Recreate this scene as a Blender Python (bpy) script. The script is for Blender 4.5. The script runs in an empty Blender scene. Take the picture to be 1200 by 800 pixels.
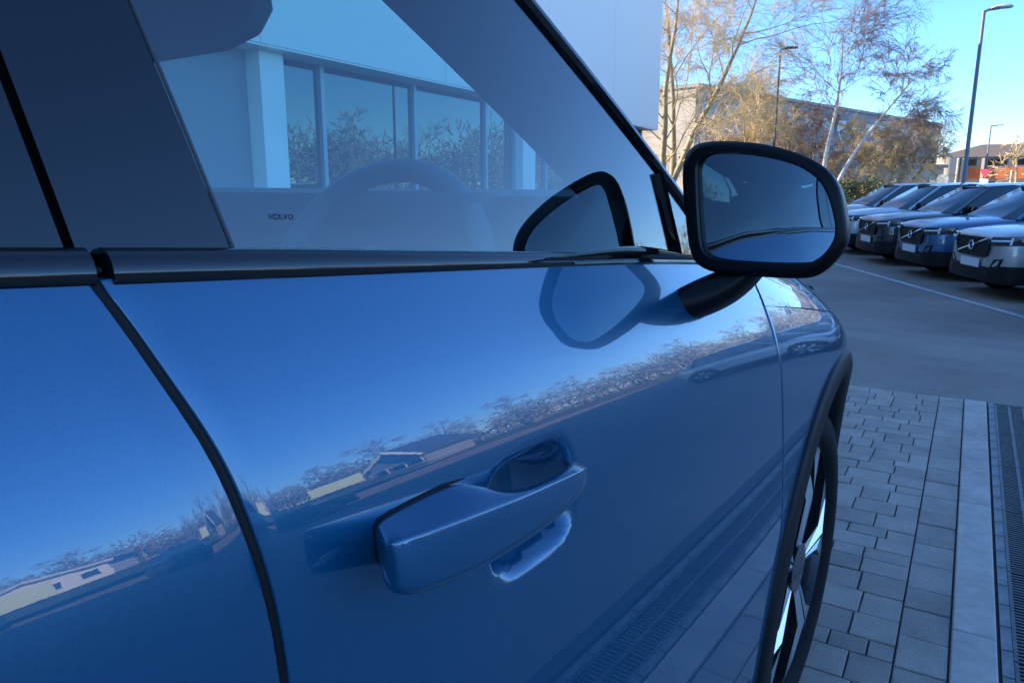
import bpy, bmesh, math, random
import numpy as np
from mathutils import Vector, Matrix

R_ = math.radians
random.seed(7)
scene = bpy.context.scene
C = scene.collection

# ------------------------------------------------------------------ camera, sky, sun, exposure
CAM_Z, FPX, YAW = 1.12, 880.0, R_(35.0)
PITCH = math.atan(185 / FPX)
cam_d = bpy.data.cameras.new('camera')
cam = bpy.data.objects.new('camera', cam_d)
C.objects.link(cam)
cam.location = (0, 0, CAM_Z)
cam.rotation_euler = (math.pi / 2 - PITCH, 0, YAW)
cam_d.sensor_width = 36
cam_d.lens = FPX / 1200 * 36
cam_d.clip_start = 0.01
cam_d.clip_end = 3000
scene.camera = cam

SUN_EL, SUN_AZ = R_(22), R_(-106)      # azimuth clockwise from +Y; sun low, left and behind
world = bpy.data.worlds.new('World')
scene.world = world
world.use_nodes = True
wn = world.node_tree
bg = wn.nodes['Background']
sky = wn.nodes.new('ShaderNodeTexSky')
sky.sky_type = 'NISHITA'
sky.sun_disc = False
sky.sun_elevation = SUN_EL
sky.sun_rotation = SUN_AZ
sky.altitude = 2200
sky.air_density = 1.1
sky.dust_density = 0.0
sky.ozone_density = 8.0
wn.links.new(sky.outputs[0], bg.inputs[0])
bg.inputs[1].default_value = 0.15

sun_d = bpy.data.lights.new('sun', 'SUN')
sun_d.energy = 4.5
sun_d.angle = R_(0.5)
sun_d.color = (1.0, 0.86, 0.68)
sun = bpy.data.objects.new('sun', sun_d)
C.objects.link(sun)
to_sun = Vector((math.sin(SUN_AZ) * math.cos(SUN_EL), math.cos(SUN_AZ) * math.cos(SUN_EL), math.sin(SUN_EL)))
sun.rotation_euler = to_sun.to_track_quat('Z', 'Y').to_euler()
sun.location = (0, 0, 60)

vs = scene.view_settings
vs.view_transform = 'Standard'
vs.look = 'None'
vs.gamma = 1
vs.use_curve_mapping = False
vs.exposure = 1.62
scene.cycles.max_bounces = 10
scene.cycles.glossy_bounces = 6
scene.cycles.transparent_max_bounces = 16
scene.cycles.transmission_bounces = 8
scene.cycles.use_denoising = True
scene.cycles.sample_clamp_indirect = 8

# ------------------------------------------------------------------ small helpers
_fw = Vector((-math.sin(YAW) * math.cos(PITCH), math.cos(YAW) * math.cos(PITCH), -math.sin(PITCH)))
_rt = Vector((math.cos(YAW), math.sin(YAW), 0))
_up = _rt.cross(_fw)


def ray(u, v):
    """direction of a sight line measured in the photograph (1200 x 800)"""
    return (_rt * (u - 600) + _up * (400 - v) + _fw * FPX) / 1000


class Spl:
    """natural cubic spline, linear beyond its ends"""
    def __init__(self, xs, ys):
        x, y = np.array(xs, float), np.array(ys, float)
        n = len(x)
        A = np.zeros((n, n)); b = np.zeros(n); h = np.diff(x)
        A[0, 0] = A[-1, -1] = 1
        for i in range(1, n - 1):
            A[i, i - 1], A[i, i], A[i, i + 1] = h[i - 1], 2 * (h[i - 1] + h[i]), h[i]
            b[i] = 6 * ((y[i + 1] - y[i]) / h[i] - (y[i] - y[i - 1]) / h[i - 1])
        self.x, self.y, self.m, self.h = x, y, np.linalg.solve(A, b), h

    def __call__(self, t):
        x, y, m, h = self.x, self.y, self.m, self.h
        if t < x[0]:
            return float(y[0] + (t - x[0]) * ((y[1] - y[0]) / h[0] - h[0] * m[1] / 6))
        if t > x[-1]:
            return float(y[-1] + (t - x[-1]) * ((y[-1] - y[-2]) / h[-1] + h[-1] * m[-2] / 6))
        i = min(max(int(np.searchsorted(x, t)) - 1, 0), len(h) - 1)
        a, c = x[i + 1] - t, t - x[i]
        return float(m[i] * a ** 3 / (6 * h[i]) + m[i + 1] * c ** 3 / (6 * h[i])
                     + (y[i] / h[i] - m[i] * h[i] / 6) * a + (y[i + 1] / h[i] - m[i + 1] * h[i] / 6) * c)


class MB:
    """collects geometry for ONE mesh object"""
    def __init__(self):
        self.v, self.f = [], []

    def add(self, vs_, fs):
        o = len(self.v)
        self.v += [tuple(p) for p in vs_]
        self.f += [tuple(i + o for i in q) for q in fs]
        return self

    def box(self, c, s, rz=0, rx=0, ry=0):
        M = Matrix.Rotation(rz, 3, 'Z') @ Matrix.Rotation(ry, 3, 'Y') @ Matrix.Rotation(rx, 3, 'X')
        pts = [Vector(c) + M @ Vector((x * s[0] / 2, y * s[1] / 2, z * s[2] / 2)) for z in (-1, 1) for y in (-1, 1) for x in (-1, 1)]
        return self.add(pts, [(0, 2, 3, 1), (4, 5, 7, 6), (0, 1, 5, 4), (2, 6, 7, 3), (0, 4, 6, 2), (1, 3, 7, 5)])

    def grid(self, P, flip=False, wrap=False):
        n, m = len(P), len(P[0])
        fs = []
        for i in range(n - 1):
            for j in range(m if wrap else m - 1):
                k = (j + 1) % m
                q = (i * m + j, i * m + k, (i + 1) * m + k, (i + 1) * m + j)
                fs.append(q[::-1] if flip else q)
        return self.add([p for row in P for p in row], fs)

    def tube(self, pts, rad, n=8, cap=True, sq=None):
        pts = [Vector(p) for p in pts]
        if not hasattr(rad, '__len__'):
            rad = [rad] * len(pts)
        rows = []
        ref = None
        for i, p in enumerate(pts):
            t = (pts[min(i + 1, len(pts) - 1)] - pts[max(i - 1, 0)]).normalized()
            if ref is None:
                ref = Vector((0, 0, 1)) if abs(t.z) < 0.9 else Vector((1, 0, 0))
            a = t.cross(ref)
            if a.length < 1e-5:
                a = t.orthogonal()
            a.normalize()
            b = a.cross(t).normalized()
            ref = b
            k = sq or (1, 1)
            rows.append([p + (a * math.cos(2 * math.pi * j / n) * k[0] + b * math.sin(2 * math.pi * j / n) * k[1]) * rad[i] for j in range(n)])
        o = len(self.v)
        self.grid(rows, wrap=True)
        if cap:
            self.f.append(tuple(o + j for j in range(n))[::-1])
            self.f.append(tuple(o + (len(pts) - 1) * n + j for j in range(n)))
        return self

    def prism(self, outline, depth_vec, back_scale=1.0):
        """outline: 3D points of a planar polygon, pushed along depth_vec"""
        pts = [Vector(p) for p in outline]
        c = sum(pts, Vector()) / len(pts)
        d = Vector(depth_vec)
        bk = [c + (p - c) * back_scale + d for p in pts]
        n = len(pts)
        return self.add(pts + bk, [tuple(range(n)), tuple(range(2 * n - 1, n - 1, -1))] +
                        [(j, n + j, n + (j + 1) % n, (j + 1) % n) for j in range(n)])

    def build(self, name, mat, parent=None, smooth=True, bevel=0, seg=2, subsurf=0, angle=40, loc=None, fix=True):
        me = bpy.data.meshes.new(name)
        me.from_pydata(self.v, [], self.f)
        if fix:
            bm = bmesh.new(); bm.from_mesh(me)
            bmesh.ops.recalc_face_normals(bm, faces=bm.faces)
            bm.to_mesh(me); bm.free()
        me.materials.append(mat)
        o = bpy.data.objects.new(name, me)
        C.objects.link(o)
        if smooth:
            me.polygons.foreach_set('use_smooth', [True] * len(me.polygons))
            if not subsurf:
                sharp_by_angle(me, angle)
        if bevel:
            b = o.modifiers.new('bevel', 'BEVEL'); b.width = bevel; b.segments = seg; b.limit_method = 'ANGLE'; b.angle_limit = R_(35)
            b.harden_normals = False
        if subsurf:
            s = o.modifiers.new('sub', 'SUBSURF'); s.levels = subsurf; s.render_levels = subsurf
        if parent:
            o.parent = parent
        if loc:
            o.location = loc
        return o


def sharp_by_angle(me, deg):
    bm = bmesh.new(); bm.from_mesh(me)
    lim = R_(deg)
    for e in bm.edges:
        if len(e.link_faces) == 2 and e.calc_face_angle(0) > lim:
            e.smooth = False
    bm.to_mesh(me); bm.free()


def tag(o, label=None, cat=None, group=None, kind=None):
    if label: o['label'] = label
    if cat: o['category'] = cat
    if group: o['group'] = group
    if kind: o['kind'] = kind
    return o


def thing(name, label, cat, loc=(0, 0, 0), rz=0, group=None):
    o = bpy.data.objects.new(name, None)
    C.objects.link(o)
    o.location = loc
    o.rotation_euler = (0, 0, rz)
    o.empty_display_size = 0.1
    return tag(o, label, cat, group)


def copy_tree(o, parent=None):
    c = o.copy()
    C.objects.link(c)
    c.parent = parent
    for ch in [k for k in bpy.data.objects if k.parent == o]:
        copy_tree(ch, c)
    return c


# ------------------------------------------------------------------ materials
def mat(name, col, rough=0.5, metal=0.0, coat=0.0, coat_rough=0.02, noise=0.0, nscale=20.0, bump=0.0, bscale=200.0,
        col2=None, spec=0.5, emit=None, rnd=0.0, rvar=0.0, stain=0.0, sscale=1.5):
    m = bpy.data.materials.new(name)
    m.use_nodes = True
    nt = m.node_tree
    p = nt.nodes['Principled BSDF']
    p.inputs['Base Color'].default_value = (*col, 1)
    p.inputs['Roughness'].default_value = rough
    p.inputs['Metallic'].default_value = metal
    p.inputs['Coat Weight'].default_value = coat
    p.inputs['Coat Roughness'].default_value = coat_rough
    p.inputs['Specular IOR Level'].default_value = spec
    L = nt.links.new
    if noise or bump or col2 or rnd or rvar or stain:
        tc = nt.nodes.new('ShaderNodeTexCoord')
        src = None
        if noise or col2:
            n = nt.nodes.new('ShaderNodeTexNoise'); n.inputs['Scale'].default_value = nscale; n.inputs['Detail'].default_value = 6
            L(tc.outputs['Object'], n.inputs['Vector'])
            r = nt.nodes.new('ShaderNodeMapRange')
            r.inputs['From Min'].default_value = 0.3; r.inputs['From Max'].default_value = 0.7
            L(n.outputs['Fac'], r.inputs['Value'])
            mx = nt.nodes.new('ShaderNodeMix'); mx.data_type = 'RGBA'
            c2 = col2 or tuple(max(0, c * (1 - noise)) for c in col)
            mx.inputs['A'].default_value = (*col, 1); mx.inputs['B'].default_value = (*c2, 1)
            L(r.outputs['Result'], mx.inputs['Factor'])
            src = mx.outputs['Result']
        if rnd:
            oi = nt.nodes.new('ShaderNodeObjectInfo')
            r2 = nt.nodes.new('ShaderNodeMapRange'); r2.inputs['To Min'].default_value = 1 - rnd; r2.inputs['To Max'].default_value = 1 + rnd
            L(oi.outputs['Random'], r2.inputs['Value'])
            hs = nt.nodes.new('ShaderNodeHueSaturation')
            hs.inputs['Color'].default_value = (*col, 1)
            if src: L(src, hs.inputs['Color'])
            L(r2.outputs['Result'], hs.inputs['Value'])
            src = hs.outputs['Color']
        if stain:                                    # dirt and damp in patches, fixed to the place
            ge = nt.nodes.new('ShaderNodeNewGeometry')
            n5 = nt.nodes.new('ShaderNodeTexNoise'); n5.inputs['Scale'].default_value = sscale; n5.inputs['Detail'].default_value = 10; n5.inputs['Roughness'].default_value = 0.7
            L(ge.outputs['Position'], n5.inputs['Vector'])
            r5 = nt.nodes.new('ShaderNodeMapRange'); r5.inputs['From Min'].default_value = 0.35; r5.inputs['From Max'].default_value = 0.68
            r5.inputs['To Min'].default_value = 1 - stain; r5.inputs['To Max'].default_value = 1 + stain * 0.4
            L(n5.outputs['Fac'], r5.inputs['Value'])
            h5 = nt.nodes.new('ShaderNodeHueSaturation'); h5.inputs['Color'].default_value = (*col, 1)
            if src: L(src, h5.inputs['Color'])
            L(r5.outputs['Result'], h5.inputs['Value'])
            src = h5.outputs['Color']
        if src: L(src, p.inputs['Base Color'])
        if bump:
            n2 = nt.nodes.new('ShaderNodeTexNoise'); n2.inputs['Scale'].default_value = bscale; n2.inputs['Detail'].default_value = 5
            L(tc.outputs['Object'], n2.inputs['Vector'])
            b = nt.nodes.new('ShaderNodeBump'); b.inputs['Strength'].default_value = bump; b.inputs['Distance'].default_value = 0.01
            L(n2.outputs['Fac'], b.inputs['Height']); L(b.outputs['Normal'], p.inputs['Normal'])
        if rvar:
            n3 = nt.nodes.new('ShaderNodeTexNoise'); n3.inputs['Scale'].default_value = 6; n3.inputs['Detail'].default_value = 8
            L(tc.outputs['Object'], n3.inputs['Vector'])
            r3 = nt.nodes.new('ShaderNodeMapRange'); r3.inputs['To Min'].default_value = max(0, rough - rvar); r3.inputs['To Max'].default_value = rough + rvar
            L(n3.outputs['Fac'], r3.inputs['Value']); L(r3.outputs['Result'], p.inputs['Roughness'])
    if emit:
        p.inputs['Emission Color'].default_value = (*emit[:3], 1); p.inputs['Emission Strength'].default_value = emit[3]
    return m


def thin_glass(name, tint, f0=0.09, rough=0.0):
    m = bpy.data.materials.new(name)
    m.use_nodes = True
    nt = m.node_tree
    nt.nodes.clear()
    out = nt.nodes.new('ShaderNodeOutputMaterial')
    mix = nt.nodes.new('ShaderNodeMixShader')
    geo = nt.nodes.new('ShaderNodeNewGeometry')
    dp = nt.nodes.new('ShaderNodeVectorMath'); dp.operation = 'DOT_PRODUCT'
    nt.links.new(geo.outputs['Incoming'], dp.inputs[0]); nt.links.new(geo.outputs['Normal'], dp.inputs[1])

    def mth(op, a_, b_=None):
        q = nt.nodes.new('ShaderNodeMath'); q.operation = op
        for i_, v_ in enumerate((a_, b_)):
            if v_ is None: continue
            if isinstance(v_, (int, float)): q.inputs[i_].default_value = v_
            else: nt.links.new(v_, q.inputs[i_])
        return q.outputs[0]
    c_ = mth('ABSOLUTE', dp.outputs['Value'])
    fres = mth('ADD', mth('MULTIPLY', mth('POWER', mth('SUBTRACT', 1.0, c_), 4.2), 1 - f0), f0)   # both faces of the pane
    tr = nt.nodes.new('ShaderNodeBsdfTransparent'); tr.inputs['Color'].default_value = (*tint, 1)
    gl = nt.nodes.new('ShaderNodeBsdfGlossy'); gl.inputs['Roughness'].default_value = rough
    gl.inputs['Color'].default_value = (1, 1, 1, 1)
    nt.links.new(fres, mix.inputs[0]); nt.links.new(tr.outputs[0], mix.inputs[1]); nt.links.new(gl.outputs[0], mix.inputs[2])
    nt.links.new(mix.outputs[0], out.inputs[0])
    return m


def car_paint(name, col, flake=0.35, rough=0.38):
    m = mat(name, col, rough=rough, metal=flake, coat=1.0, coat_rough=0.008, spec=0.4)
    nt = m.node_tree
    p = nt.nodes['Principled BSDF']
    p.inputs['Coat IOR'].default_value = 1.75
    tc = nt.nodes.new('ShaderNodeTexCoord')
    vo = nt.nodes.new('ShaderNodeTexVoronoi'); vo.inputs['Scale'].default_value = 2200
    nt.links.new(tc.outputs['Object'], vo.inputs['Vector'])
    hs = nt.nodes.new('ShaderNodeHueSaturation'); hs.inputs['Color'].default_value = (*col, 1)
    r = nt.nodes.new('ShaderNodeMapRange'); r.inputs['To Min'].default_value = 0.84; r.inputs['To Max'].default_value = 1.16
    nt.links.new(vo.outputs['Color'], r.inputs['Value']); nt.links.new(r.outputs['Result'], hs.inputs['Value'])
    nt.links.new(hs.outputs['Color'], p.inputs['Base Color'])
    # faint orange peel in the clear coat
    n = nt.nodes.new('ShaderNodeTexNoise'); n.inputs['Scale'].default_value = 140; n.inputs['Detail'].default_value = 2
    nt.links.new(tc.outputs['Object'], n.inputs['Vector'])
    b = nt.nodes.new('ShaderNodeBump'); b.inputs['Strength'].default_value = 0.004; b.inputs['Distance'].default_value = 0.002
    nt.links.new(n.outputs['Fac'], b.inputs['Height'])
    nt.links.new(b.outputs['Normal'], p.inputs['Coat Normal'])
    n4 = nt.nodes.new('ShaderNodeTexNoise'); n4.inputs['Scale'].default_value = 9; n4.inputs['Detail'].default_value = 9; n4.inputs['Roughness'].default_value = 0.65
    nt.links.new(tc.outputs['Object'], n4.inputs['Vector'])
    r4 = nt.nodes.new('ShaderNodeMapRange'); r4.inputs['From Min'].default_value = 0.5; r4.inputs['From Max'].default_value = 0.8; r4.inputs['To Min'].default_value = 0.004; r4.inputs['To Max'].default_value = 0.022
    nt.links.new(n4.outputs['Fac'], r4.inputs['Value']); nt.links.new(r4.outputs['Result'], p.inputs['Coat Roughness'])
    return m


M = {}
M['paint'] = car_paint('blue_paint', (0.001, 0.105, 0.215), flake=0.4, rough=0.30)
M['gloss_black'] = mat('gloss_black', (0.006, 0.007, 0.009), rough=0.03, spec=0.5)
M['trim'] = mat('satin_black_trim', (0.008, 0.009, 0.011), rough=0.06, spec=0.7)
M['rubber'] = mat('rubber_and_gap_shade', (0.006, 0.006, 0.007), rough=0.6, spec=0.3)  # also the black of the shade strips in the door and handle gaps
M['plastic'] = mat('black_plastic', (0.009, 0.009, 0.010), rough=0.5, bump=0.1, bscale=900, spec=0.25)
M['mirror_shell'] = mat('mirror_shell_black', (0.005, 0.005, 0.006), rough=0.36, spec=0.2)
M['interior'] = mat('interior_dark', (0.018, 0.019, 0.022), rough=0.65, bump=0.1, bscale=700)
M['interior_grey'] = mat('interior_grey', (0.075, 0.08, 0.09), rough=0.7, bump=0.1, bscale=700)
M['liner'] = mat('head_lining', (0.10, 0.10, 0.11), rough=0.9)
M['glass'] = thin_glass('side_glass', (0.64, 0.97, 0.98), 0.105)
M['screen'] = thin_glass('windscreen_glass', (0.74, 0.98, 0.98), 0.05)
M['mirror'] = mat('mirror_silver', (0.36, 0.45, 0.5), rough=0.0, metal=1.0)
M['tyre'] = mat('tyre_rubber', (0.010, 0.010, 0.011), rough=0.8, spec=0.25, bump=0.2, bscale=300)
M['rim'] = mat('diamond_cut_alloy', (0.86, 0.87, 0.88), rough=0.3, metal=0.9)
M['rim_dark'] = mat('rim_black', (0.015, 0.015, 0.017), rough=0.25, coat=0.5)
M['chrome'] = mat('chrome', (0.75, 0.77, 0.8), rough=0.08, metal=1.0)
M['ink'] = mat('glass_print', (0.01, 0.012, 0.02), rough=0.6)
M['asphalt'] = mat('asphalt', (0.40, 0.325, 0.265), rough=0.85, col2=(0.27, 0.22, 0.18), nscale=90, bump=0.5, bscale=160, stain=0.30, sscale=0.55)
M['paver'] = mat('paver_concrete', (0.74, 0.60, 0.49), rough=0.85, col2=(0.40, 0.33, 0.27), nscale=30, bump=0.6, bscale=150, rnd=0.13, stain=0.28, sscale=4.0)
M['bed'] = mat('paver_joint_sand', (0.11, 0.105, 0.10), rough=0.95, bump=0.4, bscale=200)
M['kerb'] = mat('kerb_granite', (0.64, 0.53, 0.44), rough=0.8, col2=(0.52, 0.43, 0.36), nscale=25, bump=0.25, bscale=220, rnd=0.05, stain=0.2, sscale=5.0)
M['grate'] = mat('grate_iron', (0.15, 0.145, 0.14), rough=0.45, metal=0.7, noise=0.4, nscale=30)
M['rail'] = mat('drain_rail_concrete', (0.34, 0.34, 0.33), rough=0.9, col2=(0.22, 0.21, 0.2), nscale=30)
M['void'] = mat('drain_pit', (0.01, 0.01, 0.01), rough=1)
M['roadpaint'] = mat('road_marking', (0.7, 0.7, 0.68), rough=0.7, col2=(0.42, 0.42, 0.41), nscale=6)
M['clad_white'] = mat('white_cladding', (0.88, 0.80, 0.73), rough=0.5)
M['clad_grey'] = mat('grey_panel', (0.22, 0.22, 0.23), rough=0.6)
M['frame'] = mat('aluminium_frame', (0.33, 0.35, 0.38), rough=0.4, metal=0.3)
M['shop_glass'] = mat('shop_glass', (0.012, 0.018, 0.022), rough=0.0, spec=1.0)
M['win'] = mat('window_dark', (0.015, 0.018, 0.022), rough=0.03, spec=0.8)
M['stone'] = mat('beige_stone', (0.42, 0.37, 0.30), rough=0.9, col2=(0.34, 0.30, 0.25), nscale=0.8)
M['greywall'] = mat('grey_render', (0.30, 0.30, 0.31), rough=0.9, col2=(0.24, 0.24, 0.25), nscale=0.6)
M['orange'] = mat('orange_brick', (0.62, 0.18, 0.06), rough=0.9, col2=(0.45, 0.12, 0.05), nscale=1)
M['cream'] = mat('cream_render', (0.55, 0.47, 0.36), rough=0.9)
M['roof'] = mat('brown_roof_tiles', (0.15, 0.12, 0.10), rough=0.9, noise=0.25, nscale=1)
M['slate'] = mat('slate_roof', (0.07, 0.075, 0.09), rough=0.6)
M['redbrick'] = mat('red_brick', (0.24, 0.10, 0.06), rough=0.9, noise=0.25, nscale=1)
M['post'] = mat('galvanised_post', (0.20, 0.20, 0.20), rough=0.5, metal=0.2, noise=0.2, nscale=3)
M['post_dark'] = mat('dark_post', (0.09, 0.085, 0.08), rough=0.6)
M['lamp_head'] = mat('lamp_head', (0.55, 0.55, 0.55), rough=0.4)
M['white'] = mat('white_paint', (0.78, 0.78, 0.76), rough=0.5)
M['pink'] = mat('pink_red_sign', (0.75, 0.10, 0.13), rough=0.5)
M['bark'] = mat('tan_bark', (0.42, 0.34, 0.21), rough=0.95, col2=(0.27, 0.22, 0.14), nscale=4)
M['twig'] = mat('tan_twigs', (0.55, 0.42, 0.22), rough=0.9)
M['birch'] = mat('birch_bark', (0.80, 0.76, 0.70), rough=0.85, col2=(0.58, 0.52, 0.46), nscale=5)
M['birch_twig'] = mat('birch_twigs', (0.36, 0.24, 0.18), rough=0.9)
M['dull_twig'] = mat('dull_twigs', (0.33, 0.31, 0.25), rough=0.95)
M['olive'] = mat('olive_leaf', (0.30, 0.26, 0.10), rough=0.8, noise=0.4, nscale=3)
M['grass'] = mat('rough_grass', (0.09, 0.11, 0.035), rough=0.95, noise=0.4, nscale=2)
M['plate'] = mat('number_plate', (0.75, 0.75, 0.74), rough=0.4)
M['lamp_white'] = mat('daytime_lamp', (0.8, 0.82, 0.85), rough=0.2)
M['lens'] = mat('lamp_lens', (0.03, 0.035, 0.04), rough=0.05, coat=1)
M['car_glass'] = mat('parked_car_glass', (0.03, 0.07, 0.085), rough=0.02, spec=1.0)
M['paint_silver'] = car_paint('silver_paint', (0.52, 0.49, 0.45), flake=0.5)
M['paint_dark'] = car_paint('graphite_paint', (0.035, 0.037, 0.042), flake=0.4)
M['paint_denim'] = car_paint('denim_paint', (0.045, 0.125, 0.25), flake=0.4)
M['paint_pale'] = car_paint('pale_blue_paint', (0.50, 0.54, 0.56), flake=0.4)
M['paint_white'] = car_paint('white_car_paint', (0.62, 0.63, 0.63), flake=0.0)
M['lime'] = mat('pale_green_panel', (0.62, 0.72, 0.42), rough=0.6)
M['leather'] = mat('seat_fabric', (0.03, 0.031, 0.035), rough=0.75, bump=0.15, bscale=400)


# ================================================================== THE SETTING
def zg(x, y):
    t = min(max((y - 4.9) / 5.5, 0), 1)
    return -0.5 * t * t * (3 - 2 * t)


# asphalt: one sheet to the horizon, level by the kerb and dipping to the car park
ys = [-900, -300, -100, -40, -15, -5, 0, 3, 4.6] + [4.9 + 0.4 * i for i in range(15)] + [11.5, 15, 25, 45, 80, 140, 260, 500, 1200]
xs = [-900, -300, -100, -40, -15, -5, -2, 0, 2, 5, 15, 40, 100, 300, 900]
tag(MB().grid([[(x, y, zg(x, y) - 0.02) for x in xs] for y in ys]).build('ground', M['asphalt'], fix=False), kind='structure')

KA = R_(3.8)                                   # the kerb line runs 3.8 degrees left of the car's own line
kd = Vector((-math.sin(KA), math.cos(KA), 0))
kw = Vector((math.cos(KA), math.sin(KA), 0))


def ground_at(u, v, z=0.0):
    d = ray(u, v)
    return Vector((0, 0, CAM_Z)) + d * ((z - CAM_Z) / d.z)


k_left = ground_at(1110, 800).dot(kw)
k_right = ground_at(1172, 800).dot(kw)
k_end = ground_at(1130, 468).dot(kd)
bed = MB()
for (a, b, c, d, z) in ((-3.2, k_left, -4.0, k_end, -0.010), (k_left, k_right + 0.25, -4.0, k_end + 0.05, -0.012)):
    bed.add([kw * a + kd * c + Vector((0, 0, z)), kw * b + kd * c + Vector((0, 0, z)), kw * b + kd * d + Vector((0, 0, z)), kw * a + kd * d + Vector((0, 0, z))], [(0, 1, 2, 3)])
paving = tag(bed.build('paving', M['bed']), kind='structure')


def chamfer_block():
    bm = bmesh.new()
    bmesh.ops.create_cube(bm, size=1)
    bmesh.ops.bevel(bm, geom=[e for e in bm.edges if all(v.co.z > 0 for v in e.verts)], offset=0.04, segments=2, affect='EDGES', profile=0.6)
    me = bpy.data.meshes.new('paver'); bm.to_mesh(me); bm.free()
    me.materials.append(M['paver'])
    return me


pav_me = chamfer_block()
n_pav = 0


def paver(a0, a1, b0, b1):
    global n_pav
    g = 0.0022
    o = bpy.data.objects.new('paver', pav_me)
    C.objects.link(o)
    c = kw * (a0 + a1) / 2 + kd * (b0 + b1) / 2
    o.location = (c.x, c.y, -0.03 + random.uniform(-0.0016, 0.0016))
    o.scale = (a1 - a0 - 2 * g, b1 - b0 - 2 * g, 0.06)
    o.rotation_euler = (random.gauss(0, 0.004), random.gauss(0, 0.004), KA + random.gauss(0, 0.004))
    o.parent = paving
    n_pav += 1


COL = 0.113
y0 = 0.45
while y0 < k_end - 0.03:
    h = min(random.choice((0.12, 0.135, 0.15, 0.165)), k_end - y0)
    paver(k_left - COL, k_left, y0, y0 + h)
    y0 += h
y0 = 0.7
off = 0
while y0 < k_end - 0.04:
    h = random.choice((0.075, 0.095, 0.12, 0.12))
    if y0 + h > k_end - 0.05: h = k_end - y0
    xx = k_left - COL
    first = True
    lim = -0.56 if y0 > 1.2 else -0.45
    while xx > lim:
        w = random.choice((0.09, 0.115, 0.135, 0.155))
        if first: w *= random.uniform(0.55, 1.0); first = False
        paver(xx - w, xx, y0, y0 + h)
        xx -= w
    y0 += h
# granite edging stones
y0 = -1.6
for L_ in (0.95, 0.9, 0.92, 0.9, 0.93, 0.9, 0.95, 0.9):
    y1 = min(y0 + L_, k_end)
    if y1 - y0 < 0.1: break
    c = kw * (k_left + k_right) / 2 + kd * (y0 + y1) / 2
    MB().box((0, 0, 0), (k_right - k_left - 0.006, y1 - y0 - 0.004, 0.07)).build('kerb_stone', M['kerb'], paving, bevel=0.004, loc=(c.x, c.y, -0.031)).rotation_euler = (0, 0, KA)
    y0 = y1
# drain channel: two rails of short blocks and slotted gratings
dr0 = k_right + 0.004
drain = thing('drain_channel', 'long slotted iron drain channel set beside the pale granite kerb', 'drain')
pit = MB()
pit.add([kw * a + kd * b + Vector((0, 0, -0.0095)) for a, b in ((dr0, -1.6), (dr0 + 0.2, -1.6), (dr0 + 0.2, k_end), (dr0, k_end))], [(0, 1, 2, 3)])
pit.build('channel_pit', M['void'], drain)
rail_me = None
for a in (dr0 + 0.014, dr0 + 0.168):
    b = 0.6
    while b < k_end - 0.05:
        c = kw * a + kd * (b + 0.06)
        if rail_me is None:
            o = MB().box((0, 0, 0), (0.024, 0.112, 0.05)).build('rail_block', M['rail'], drain, bevel=0.003)
            rail_me = o.data
        else:
            o = bpy.data.objects.new('rail_block', rail_me); C.objects.link(o); o.parent = drain
        o.location = (c.x, c.y, -0.026); o.rotation_euler = (0, 0, KA)
        b += 0.12
gr = MB()
n = 0.0
L_ = 0.5
for s in (-1, 1):
    gr.box((s * 0.059, 0, 0), (0.009, L_ - 0.006, 0.02))
gr.box((0, 0, 0), (0.012, L_ - 0.006, 0.02))
k = -L_ / 2 + 0.01
while k < L_ / 2 - 0.005:
    gr.box((0, k, -0.001), (0.112, 0.007, 0.017)); k += 0.0165
g0 = None
b = 0.5
while b < k_end - 0.1:
    if g0 is None:
        o = g0 = gr.build('grating', M['grate'], drain)
    else:
        o = bpy.data.objects.new('grating', g0.data); C.objects.link(o); o.parent = drain
    c = kw * (dr0 + 0.091) + kd * (b + L_ / 2)
    o.location = (c.x, c.y, -0.012); o.rotation_euler = (0, 0, KA)
    b += L_

# white bay line on the car park
CZ = -0.5
pa, pb = ground_at(985, 310, CZ), ground_at(1200, 370, CZ)
ld = (pb - pa).normalized(); lw = Vector((-ld.y, ld.x, 0)) * 0.055
Z4 = Vector((0, 0, 0.004 - 0.02))
A, B = pa - ld * 14, pb + ld * 9
NL = 40
rows = []
for i in range(NL + 1):
    q = A.lerp(B, i / NL)
    rows.append([(q + s * lw).to_tuple()[:2] for s in (-1, 1)])
tag(MB().grid([[(p[0], p[1], zg(*p) - 0.014) for p in r] for r in rows]).build('bay_line', M['roadpaint']), kind='structure')

# verge with rough grass behind the car park
tag(MB().grid([[(x, y, -0.505 + 0.012 + 0.25 * max(0, min(1, (y - 36) / 10))) for x in (-60, -30, -10, 10, 40, 120)] for y in (33, 36, 46, 66)]).build('grass_verge', M['grass']), kind='structure')
tag(MB().grid([[(x, y, -0.01 + 0.7 * max(0, min(1, (x - 30) / 8))) for x in (26, 30, 38, 120, 300)] for y in (-120, -40, 0, 30, 32.9)]).build('grass_bank', M['grass']), kind='structure')

# ------------------------------------------------------------------ showroom on the left
p_far, p_near = Vector((0, 0, CAM_Z)) + ray(771, 152) * ((3.4 - CAM_Z) / ray(771, 152).z), Vector((0, 0, CAM_Z)) + ray(328, 55) * ((3.4 - CAM_Z) / ray(328, 55).z)
fd = (p_near - p_far); fd.z = 0; LN = fd.length; fd.normalize()      # along the facade, towards the back
fn = Vector((-fd.y, fd.x, 0))
if fn.x < 0: fn = -fn                                              # outwards, towards the forecourt
O_ = Vector((p_far.x, p_far.y, 0))
show = thing('showroom', 'white clad car showroom with tall dark glazing under a deep fascia', 'building')


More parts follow.
